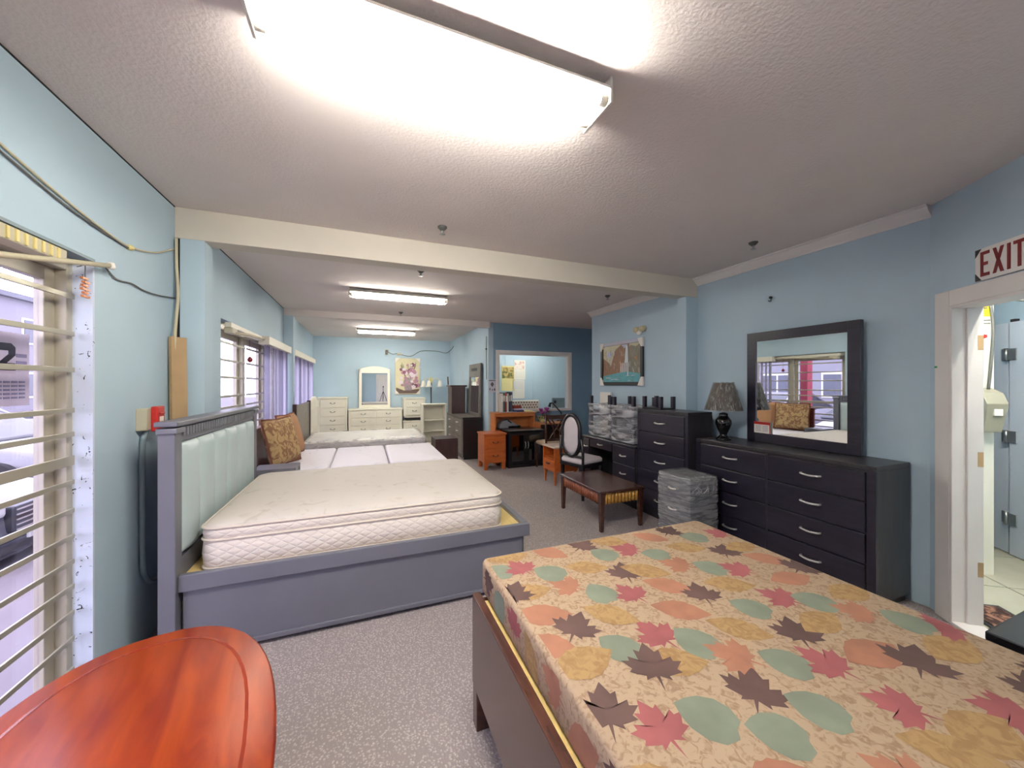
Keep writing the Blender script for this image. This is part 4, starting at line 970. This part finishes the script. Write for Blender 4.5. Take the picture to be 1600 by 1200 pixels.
for i_, z in ((-.012, .008), (-.014, .08), (-.012, .16), (.0, .185), (.08, .2)):
    rg.append([(p[0] + .012 * noise.noise((p[0] * 6, p[1] * 6, z * 20)), p[1] + .012 * noise.noise((p[1] * 6, p[0] * 6, z * 20)), z + .004 * noise.noise((p[0] * 9, p[1] * 9, 1))) for p in rrect(1.86 - 2 * i_, 1.32 - 2 * i_, .07, z, 8)])
m.loft(rg, caps=False).build('plastic_cover', film('mattress_bag', (.85, .84, .86), .25, 6), t)
chest('espresso_nightstand', 'dark brown nightstand at the foot of the plastic wrapped mattress', 'nightstand', (1.21, 6.05, 0), R(180), .36, .4, .64, M['choc'], rows_even(.1, .58, 2), 'knob', foot=.05)

# ---- white furniture on the far wall
t = thing('white_headboard', 'white arched slatted headboard along the far left wall', 'headboard', (-1.0, 8.75, 0), LEFT)
for s_ in (-1, 1): bx('post', (s_ * .72 - .04, s_ * .72 + .04, -.03, .03, 0, 1.12), M['cream'], t)
arc = [(-.68, 1.0), (.68, 1.0)] + [(.68 - 1.36 * k / 14, 1.1 + .15 * math.sin(PI * k / 14)) for k in range(15)]
MB().prism(arc, -.025, .025).build('arched_rail', M['cream'], t, .004); bx('lower_rail', (-.68, .68, -.02, .02, .45, .58), M['cream'], t)
for i in range(11): bx('slat', (-.63 + i * .12, -.57 + i * .12, -.012, .012, .58, 1.0), M['cream'], t)
kw = dict(hstyle='bail', side=M['cream'], foot=.06, inset=.04, over=.015, hmat=M['cable_d'], HL=.09, gap=.011)
chest('white_chest', 'tall white chest of drawers in the far left corner', 'chest', (-.72, 10.12, 0), 0, .64, .44, 1.19, M['cream'], rows_even(.1, 1.14, 5), **kw)
chest('white_dresser', 'long white dresser under the arched mirror', 'dresser', (.26, 10.12, 0), 0, 1.26, .44, .89, M['cream'], rows_even(.1, .85, 4, 2), **kw)
t = thing('arched_mirror', 'white arched mirror standing on the long white dresser', 'mirror', (.24, 10.29, .892), R(-2.5))
W_, H_ = .76, 1.0
out = [(-W_ / 2, 0), (W_ / 2, 0), (W_ / 2, H_)] + [(W_ / 2 - W_ * k / 12, H_ + .08 * math.sin(PI * k / 12)) for k in range(1, 12)] + [(-W_ / 2, H_)]
MB().prism(out, .012, .035).build('backing', M['cream'], t)
fr = MB().box(-W_ / 2, -W_ / 2 + .065, -.02, .012, 0, H_).box(W_ / 2 - .065, W_ / 2, -.02, .012, 0, H_).box(-W_ / 2 + .065, W_ / 2 - .065, -.02, .012, 0, .08)
fr.prism([(-W_ / 2, H_ - .1), (W_ / 2, H_ - .1)] + out[2:], -.02, .012); fr.build('frame', M['cream'], t, .003)
bx('glass', (-W_ / 2 + .065, W_ / 2 - .065, .004, .009, .08, H_ - .1), M['mirror'], t, 0)
chest('white_nightstand', 'white two drawer nightstand on the floor by the white dresser', 'nightstand', (1.2, 10.12, 0), 0, .56, .44, .56, M['cream'], rows_even(.1, .52, 2), **kw)
chest('white_nightstand', 'white two drawer nightstand stacked on top of its twin', 'nightstand', (1.2, 10.12, .64), 0, .54, .44, .51, M['cream'], rows_even(.06, .47, 2), **{**kw, 'foot': .04})
t = thing('stack_spacer', 'dark strip of packing between the stacked white nightstands', 'packing', (1.2, 10.12, .561))
bx('strip', (-.2, .2, -.2, .2, 0, .078), M['blackp'], t); 
t = thing('white_bookcase', 'open white bookcase at the end of the far wall', 'bookcase', (1.57, 9.2, 0), 0)
w, d, h = .58, .3, 1.03
for s_ in (-1, 1): bx('side_panel', (s_ * (w / 2 - .02) - .02, s_ * (w / 2 - .02) + .02, -d / 2, d / 2, 0, h - .03), M['cream'], t)
bx('top', (-w / 2 - .01, w / 2 + .01, -d / 2 - .01, d / 2, h - .03, h), M['cream'], t); bx('back_panel', (-w / 2 + .04, w / 2 - .04, d / 2 - .012, d / 2, .05, h - .03), M['cream'], t)
for z in (.05, .36, .62): bx('shelf', (-w / 2 + .04, w / 2 - .04, -d / 2 + .01, d / 2 - .012, z, z + .02), M['cream'], t)
t = thing('floor_lamp', 'black floor lamp with pale tulip shades in the far corner', 'lamp', (1.66, 10.1, 0), 0)
MB().lathe([(.13, 0), (.13, .02), (.02, .04)], n=20).build('base', M['blackp'], t); MB().tube([(0, 0, .03), (0, 0, 1.56)], .016, 10).build('pole', M['blackp'], t); MB().lathe([(.03, 1.54), (.04, 1.58), (.03, 1.66), (.012, 1.7)], n=12).build('finial', M['papery'], t)
for a, l in ((0.1, .24), (2.6, .22), (4.3, .2)):
    c, s_ = math.cos(a) * l, math.sin(a) * l * .7
    ar = MB().tube(smooth_curve([(0, 0, 1.58), (c * .5, s_ * .5, 1.66), (c, s_, 1.6)], 5), .008, 6).build('arm', M['papery'], t)
    MB().lathe([(.03, 1.6), (.05, 1.56), (.06, 1.48), (.085, 1.43)], (c, s_, 0), 12).build('tulip_shade', M['paper'], ar)
t = thing('floral_picture', 'floral still life picture with paper corners on the far wall', 'picture', (1.08, FY - .004, 1.235), 0)
W_, H_ = .65, .97
bx('canvas', (-W_ / 2, W_ / 2, -.03, 0, 0, H_), pm('canvas_cream', (212, 204, 170), .7, var=.08, vs=4), t)
FC = [pm('petal_mauve', (176, 130, 150), .7, var=.2, vs=20), pm('petal_white', (226, 214, 220), .7, var=.1, vs=20), pm('petal_plum', (120, 70, 92), .7, var=.2, vs=20), pm('vase_grey', (150, 136, 142), .6, var=.25, vs=14), pm('table_dark', (96, 78, 72), .7, var=.2), pm('stalk', (120, 124, 92), .7)]
random.seed(11); it = [([(-.3, .02), (.3, .02), (.3, .14), (-.1, .1), (-.3, .18)], 4), ([(-.07, .1), (.1, .1), (.15, .3), (.1, .45), (-.08, .45), (-.12, .3)], 3)]
for k in range(16):
    x = random.uniform(-.2, .22); it.append(([(x * .3, .4), (x * .3 + .006, .4), (x + .006, random.uniform(.75, .9)), (x, .76)], 5))
for k in range(64):
    cx = random.gauss(.04, .11); cz = random.gauss(.56, .1); r_ = random.uniform(.028, .06)
    if k > 52: cx, cz = random.uniform(-.15, .28), random.uniform(.15, .35)
    it.append(([(cx + r_ * (1 + .2 * math.sin(a * 5)) * math.cos(a), cz + r_ * (1 + .2 * math.sin(a * 5)) * math.sin(a)) for a in [2 * PI * j / 14 for j in range(14)]], random.choice([0, 0, 1, 1, 2])))
prints(t, 'flower_print', it, FC, -.031, .0004)
for sx in (-1, 1):
    for z0, z1 in ((-.004, .13), (H_ + .004, H_ - .13)):
        x0 = sx * (W_ / 2 + .004); MB().prism([(x0, z0), (x0 - sx * .13, z0), (x0, z1)], -.04, -.001).build('corner_protector', M['paper'], t, .002)
t = thing('junction_box', 'small dark socket at the end of the far wall cable', 'socket', (.54, FY, 2.33), 0); bx('body', (-.03, .03, -.05, 0, -.03, .08), M['blackp'], t); bx('plate', (-.04, .04, -.012, 0, -.04, .1), M['boxgrey'], t)
t = thing('power_adapter', 'small pale box hanging on the far wall cable', 'box', (.86, FY, 2.28), 0); bx('body', (-.06, .06, -.03, 0, 0, .06), M['boxgrey'], t); bx('slot', (-.04, .04, -.032, -.03, .02, .03), M['cable_d'], t, 0)
y = FY - .01
cable('black cable waving across the far wall', [(.57, y, 2.36), (.7, y, 2.31), (.83, y, 2.33), (1.0, y, 2.28), (1.18, y, 2.27), (1.4, y, 2.4), (1.6, y, 2.43), (1.9, y, 2.42), (2.12, y, 2.38), (2.225, 10.2, 2.46), (2.228, 9.9, 2.53)], .008, M['cable_d'])
cable('thin dark cable hanging on the alcove wall end', [(2.232, 7.0, 2.45), (2.228, 6.99, 2.2), (2.232, 7.0, 1.95), (2.225, 6.98, 1.7), (2.232, 7.0, 1.6)], .006, M['cable_d'])
t = thing('cable_bead', 'black bead on the cable by the wall corner', 'bead', (2.225, 6.99, 2.2)); MB().lathe([(0, -.025), (.022, 0), (0, .025)], n=10).build('bead', M['blackp'], t)

# ---- dark dresser group in the alcove
t = chest('alcove_dresser', 'dark grey brown dresser with its black end towards the room', 'dresser', (2.01, 7.95, 0), RIGHT, 1.5, .42, .84, M['greybrown'], rows_even(.1, .80, 4, 2), side=M['black'], foot=.06, inset=.04, HL=.1)
bx('top_veneer', (-.75, .75, -.21, .205, .8405, .846), M['greybrown'], t, .001)
t = thing('dresser_hutch', 'dark brown open cabinet on the far end of the alcove dresser', 'cabinet', (1.965, 8.42, .847), 0)
for s_ in (-1, 1): bx('side_panel', (s_ * .145 - .012, s_ * .145 + .012, -.2, .2, 0, .6), M['choc'], t)
bx('front_panel', (-.133, .133, -.2, -.185, 0, .6), M['choc'], t); bx('top', (-.19, .19, -.23, .22, .6, .635), M['choc'], t, .008); bx('shelf', (-.133, .133, -.185, .2, .3, .315), M['choc'], t)
tag(MB().tube([(1.80, 8.55, 1.49), (1.79, 8.56, 1.68)], .016, 8).build('dark_stick', M['choc']), 'short dark stick on top of the brown open cabinet', 'stick')
t = thing('alcove_mirror', 'tall grey framed mirror leaning on the wall above the dark dresser', 'mirror', (2.175, 7.66, .847), RIGHT); t.rotation_euler = (R(-1.2), 0, RIGHT)
W_, H_ = .86, 1.09
fr = MB().box(-W_ / 2, -W_ / 2 + .09, -.02, .015, 0, H_).box(W_ / 2 - .09, W_ / 2, -.02, .015, 0, H_).box(-W_ / 2 + .09, W_ / 2 - .09, -.02, .015, 0, .06).box(-W_ / 2 + .09, W_ / 2 - .09, -.02, .015, H_ - .28, H_)
fr.build('frame', M['greybrown'], t, .003); bx('glass', (-W_ / 2 + .09, W_ / 2 - .09, -.006, -.002, .06, H_ - .28), M['mirror'], t, 0); bx('slot', (-.25, .2, -.022, -.019, H_ - .15, H_ - .09), M['blackp'], t, 0)

# ---- office calendars, sign by the window, window frame
def calendar(label, loc, w, h, top, f=.5):
    t = thing('wall_calendar', label, 'calendar', loc, 0, 'calendars on the office wall'); bx('sheet', (-w / 2, w / 2, -.004, 0, 0, h), top[0], t, 0); bx('photo', (-w * .46, w * .4, -.006, -.004, h * f, h * .94), top[1], t, 0)
    m = MB()
    for r_ in range(5):
        for c in range(7): m.box(-w * .42 + c * w * .12, -w * .42 + c * w * .12 + w * .05, -.0055, -.004, .05 + r_ * h * .075, .05 + r_ * h * .075 + .012)
    m.build('dates', M['cable'], t)
calendar('yellow calendar on the office wall seen through the window', (3.54, 9.195, 1.33), .38, .66, (M['papery'], print_fabric('cal_photo', (200, 170, 110), (90, 100, 60), 9, .4, .6)))
calendar('upper white calendar on the office wall with pink picture', (3.87, 9.19, 1.63), .32, .52, (M['paper'], print_fabric('cal_photo_pink', (236, 226, 214), (190, 120, 110), 8, .5, .7)))
calendar('lower white calendar sheet hanging on the office wall', (3.84, 9.195, 1.12), .34, .50, (M['paper'], M['signwhite']))
m = MB().box(2.39, 2.46, 6.88, 6.9, .95, 2.18).box(4.03, 4.10, 6.88, 6.9, .95, 2.18).box(2.46, 4.03, 6.88, 6.9, 2.11, 2.18).box(2.46, 4.03, 6.88, 6.9, .95, 1.0)
m.box(2.46, 2.475, 6.9, 7.01, 1.0, 2.11).box(4.015, 4.03, 6.9, 7.01, 1.0, 2.11).box(2.475, 4.015, 6.9, 7.01, 2.095, 2.11)
w4 = struct(m.build('window_4', M['white'], None, .003)); bx('pane', (2.475, 4.015, 6.95, 6.956, 1.0, 2.095), glassy('office_glass', (.97, .98, .98), .03), w4, 0)
t = thing('wall_notice', 'printed notice with dark symbols beside the office window', 'notice', (2.33, 6.898, 1.35), 0)
bx('sheet', (-.08, .055, -.003, 0, 0, .25), M['slat_l'], t, 0)
m = MB().box(-.08, .055, -.004, -.003, .22, .235); sx = -.012
m.prism([(sx - .035, .15), (sx, .1), (sx + .035, .15), (sx + .02, .18), (sx, .2), (sx - .02, .18)], -.004, -.003).box(-.07, -.05, -.004, -.003, .04, .08).box(-.02, 0, -.004, -.003, .03, .06).box(.02, .05, -.004, -.003, .03, .075); m.build('symbols', M['cable_d'], t)

# ---- foreground: leaf print foam mattress on dark bed
t = thing('leaf_bed', 'dark wooden bed frame under the leaf print mattress', 'bed', (1.18, .70, 0), 0)
for s_ in (-1, 1): bx('side_rail', (s_ * .715 - .018, s_ * .715 + .018, -.98, .91, .18, .575), M['walnut'], t)
for s_ in (-1, 1): bx('end_rail', (-.697, .697, .875 if s_ > 0 else -.98, .91 if s_ > 0 else -.945, .18, .545), M['walnut'], t)
for sx in (-1, 1):
    for y in (-.95, .88): bx('leg', (sx * .70 - .03, sx * .70 + .03, y - .03, y + .03, 0, .18), M['walnut'], t)
bx('deck', (-.695, .695, -.945, .875, .53, .548), M['ply'], t, 0)
t = thing('leaf_mattress', 'thin foam mattress printed with autumn leaves in the foreground', 'mattress', (1.175, .71, .549), 0)
mw, md = 1.34, 1.9
base = print_fabric('leaf_ground', (162, 141, 118), (138, 114, 92), 46, .48, .64, .8)
slab(mw, md, .025, [(.008, 0), (0, .01), (0, .135), (.006, .147), (.016, .15)], 4).build('cover', base, t)
LM = [pm('leaf_orange', (152, 104, 82), .8, var=.16, vs=9), pm('leaf_red', (142, 78, 80), .8, var=.16, vs=9), pm('leaf_green', (114, 122, 106), .8, var=.14, vs=9), pm('leaf_brown', (84, 62, 58), .8, var=.2, vs=9), print_fabric('leaf_gold', (158, 130, 90), (142, 112, 78), 30, .42, .6, .8)]
maple_h = [(0, -.5), (.03, -.2), (.2, -.28), (.18, -.2), (.42, -.12), (.36, -.05), (.5, .12), (.36, .12), (.36, .22), (.2, .12), (.22, .38), (.13, .33), (0, .56)]
maple = maple_h + [(-x, z) for x, z in maple_h[::-1][1:-1]]
oval_ = [(.29 * math.sin(PI * k / 12) * (1 + .1 * (k % 2)), -.5 + 1.1 * k / 12) for k in range(13)]; oval_ = oval_ + [(-x, z) for x, z in oval_[::-1][1:-1]]
heart = [(0, -.42), (.18, -.46), (.38, -.3), (.44, -.05), (.36, .2), (.2, .38), (0, .52)]; heart = heart + [(-x, z) for x, z in heart[::-1][1:-1]]
spots = "oo 0.83 1.59;bm 1.01 1.60;g 1.06 1.48;rm 1.20 1.48;g 1.29 1.39;y 1.49 1.39;oo 1.41 1.55;g 1.62 1.47;rm 1.79 1.46;bm 1.55 1.58;y 1.17 1.60;y 0.63 1.62;rm 0.64 1.50;g 0.74 1.42;y 0.92 1.40;bm 1.04 1.30;y 1.14 1.28;om 1.31 1.27;g 1.42 1.20;rm 1.52 1.14;oo 1.74 1.16;bm 1.62 1.29;y 1.75 1.30;bm 1.79 1.06;oo 1.66 1.01;y 1.38 1.07;om 0.76 1.30;y 0.60 1.32;g 0.85 1.21;rm 0.96 1.16;oo 1.14 1.15;bm 1.21 1.06;oo 1.06 1.01;g 1.30 0.93;rm 1.47 0.93;g 1.56 0.87;om 1.63 0.77;y 1.76 0.86;g 1.72 0.68;y 0.81 1.08;oo 0.59 1.17;bm 0.65 1.07;oo 0.54 1.02;g 0.73 0.94;rm 0.88 0.94;g 0.97 0.87;y 1.16 0.86;bm 1.31 0.78;y 1.45 0.79;om 1.03 0.78;g 1.14 0.71;y 0.85 0.83;oo 1.43 0.64;bm 1.50 0.57;rm 1.25 0.66;y 1.68 0.56;rm 1.79 0.62;y 0.60 0.93;bm 0.77 0.84;bm 0.53 1.33;g 0.55 1.51"
leaves = [(a.split()[0], float(a.split()[1]), float(a.split()[2])) for a in spots.split(';')]
random.seed(21); kinds = ['oo', 'bm', 'g', 'rm', 'y', 'om']
for iy in range(13):
    for ix in range(9):
        px, py = .57 + ix * .155 + (.07 if iy % 2 else 0) + random.uniform(-.02, .02), .76 - iy * .09 + random.uniform(-.015, .015)
        if px < 1.8 and all((px - q[1]) ** 2 + (py - q[2]) ** 2 > .115 ** 2 for q in leaves): leaves.append((kinds[(ix * 5 + iy * 2 + random.randint(0, 1)) % 6], px, py))
lm = MB()
for k, (kd, px, py) in enumerate(leaves):
    shp = oval_ if kd in ('oo', 'y') else heart if kd == 'g' else maple; mi = {'oo': 0, 'om': 0, 'rm': 1, 'g': 2, 'bm': 3, 'y': 4}[kd]
    sz = {'oo': .19, 'om': .17, 'rm': .16, 'g': .145, 'bm': .17, 'y': .19}[kd] * random.uniform(.92, 1.08)
    a = {'oo': R(62), 'y': R(70), 'g': R(30), 'bm': R(-50), 'rm': R(20), 'om': R(40)}[kd] + random.uniform(-.5, .5)
    pts = [(px - 1.175 + sz * (x * math.cos(a) - z * math.sin(a)), py - .71 + sz * (x * math.sin(a) + z * math.cos(a))) for x, z in shp]
    zz = .1504 + .00004 * (k % 20); ex, ey = mw / 2 - .016, md / 2 - .016
    c = (sum(p[0] for p in pts) / len(pts), sum(p[1] for p in pts) / len(pts))
    cl = [(max(-ex, min(ex, x)), max(-ey, min(ey, y)), zz) for x, y in pts]
    lm.add(cl + [(max(-ex, min(ex, c[0])), max(-ey, min(ey, c[1])), zz)], [(i, (i + 1) % len(pts), len(pts)) for i in range(len(pts))], mi)
def side_leaf(f, kd, s0, z0, sz, a):
    shp = oval_ if kd in ('oo', 'y') else heart if kd == 'g' else maple; mi = {'oo': 0, 'om': 0, 'rm': 1, 'g': 2, 'bm': 3, 'y': 4}[kd]
    pts = [(s0 + sz * (x * math.cos(a) - z * math.sin(a)), max(.012, min(.134, z0 + sz * (x * math.sin(a) + z * math.cos(a))))) for x, z in shp]
    lm.add([f(u, v) for u, v in pts] + [f(s0, z0)], [(i, (i + 1) % len(pts), len(pts)) for i in range(len(pts))], mi)
for i in range(12):
    s0 = -.85 + i * .155; kd = kinds[(i * 5) % 6]
    side_leaf(lambda u, v: (-mw / 2 - .0006, max(-.93, min(.92, u)), v), kd, s0, .06 + .03 * (i % 2), .15, i * .7)
    side_leaf(lambda u, v: (mw / 2 + .0006, max(-.93, min(.92, u)), v), kd, s0, .06 + .03 * (i % 2), .15, i * .9)
    if i < 8: side_leaf(lambda u, v: (max(-.64, min(.64, u)), md / 2 + .0006, v), kd, s0 + .3, .06, .15, i)
lm.build('leaf_print', LM, t)

# ---- oval mahogany coffee table, black nightstand, tripod
t = thing('oval_table', 'glossy red mahogany oval coffee table in the near left corner', 'table', (-.66, 1.33, 0), R(12))
def sup(a, b, z, e=2.35, n=48): return [(a * abs(math.cos(q)) ** (2 / e) * (1 if math.cos(q) >= 0 else -1), b * abs(math.sin(q)) ** (2 / e) * (1 if math.sin(q) >= 0 else -1), z) for q in [2 * PI * k / n for k in range(n)]]
A, B = .40, .68
MB().loft([sup(A - .02, B - .02, .425), sup(A, B, .435), sup(A, B, .452), sup(A - .008, B - .008, .46)]).build('top', M['mahog'], t)
lo, li = sup(A - .075, B - .075, .4606), sup(A - .085, B - .085, .4606); n = len(lo)
MB().add(lo + li, [(i, (i + 1) % n, n + (i + 1) % n, n + i) for i in range(n)]).build('inlay_line', M['mahog_d'], t)
MB().loft([sup(A - .09, B - .09, .34), sup(A - .09, B - .09, .425)]).build('apron', M['mahog_d'], t)
for sx in (-1, 1):
    for sy in (-1, 1): MB().tube(smooth_curve([(sx * .2, sy * .42, .36), (sx * .23, sy * .46, .2), (sx * .2, sy * .43, .08), (sx * .25, sy * .48, .012)], 5), .03, 10, rs=None).build('leg', M['mahog_d'], t)
chest('black_nightstand', 'black nightstand beside the leaf print mattress by the doorway', 'nightstand', (2.335, .38, 0), RIGHT, .5, .42, .6, M['espresso'], rows_even(.08, .56, 2), foot=.05, side=M['black'])
t = thing('camera_tripod', 'black camera tripod reflected in the arched mirror', 'tripod', (0, 0, 0), 0)
MB().tube([(0, 0, .75), (0, 0, 1.36)], .014, 8).build('centre_column', M['blackp'], t); bx('head', (-.03, .03, -.03, .03, 1.34, 1.40), M['blackp'], t)
for k in range(3):
    a = k * 2 * PI / 3 + .4; MB().tube([(.02 * math.cos(a), .02 * math.sin(a), 1.1), (.42 * math.cos(a), .42 * math.sin(a), .008)], .013, 8).build('leg', M['blackp'], t)
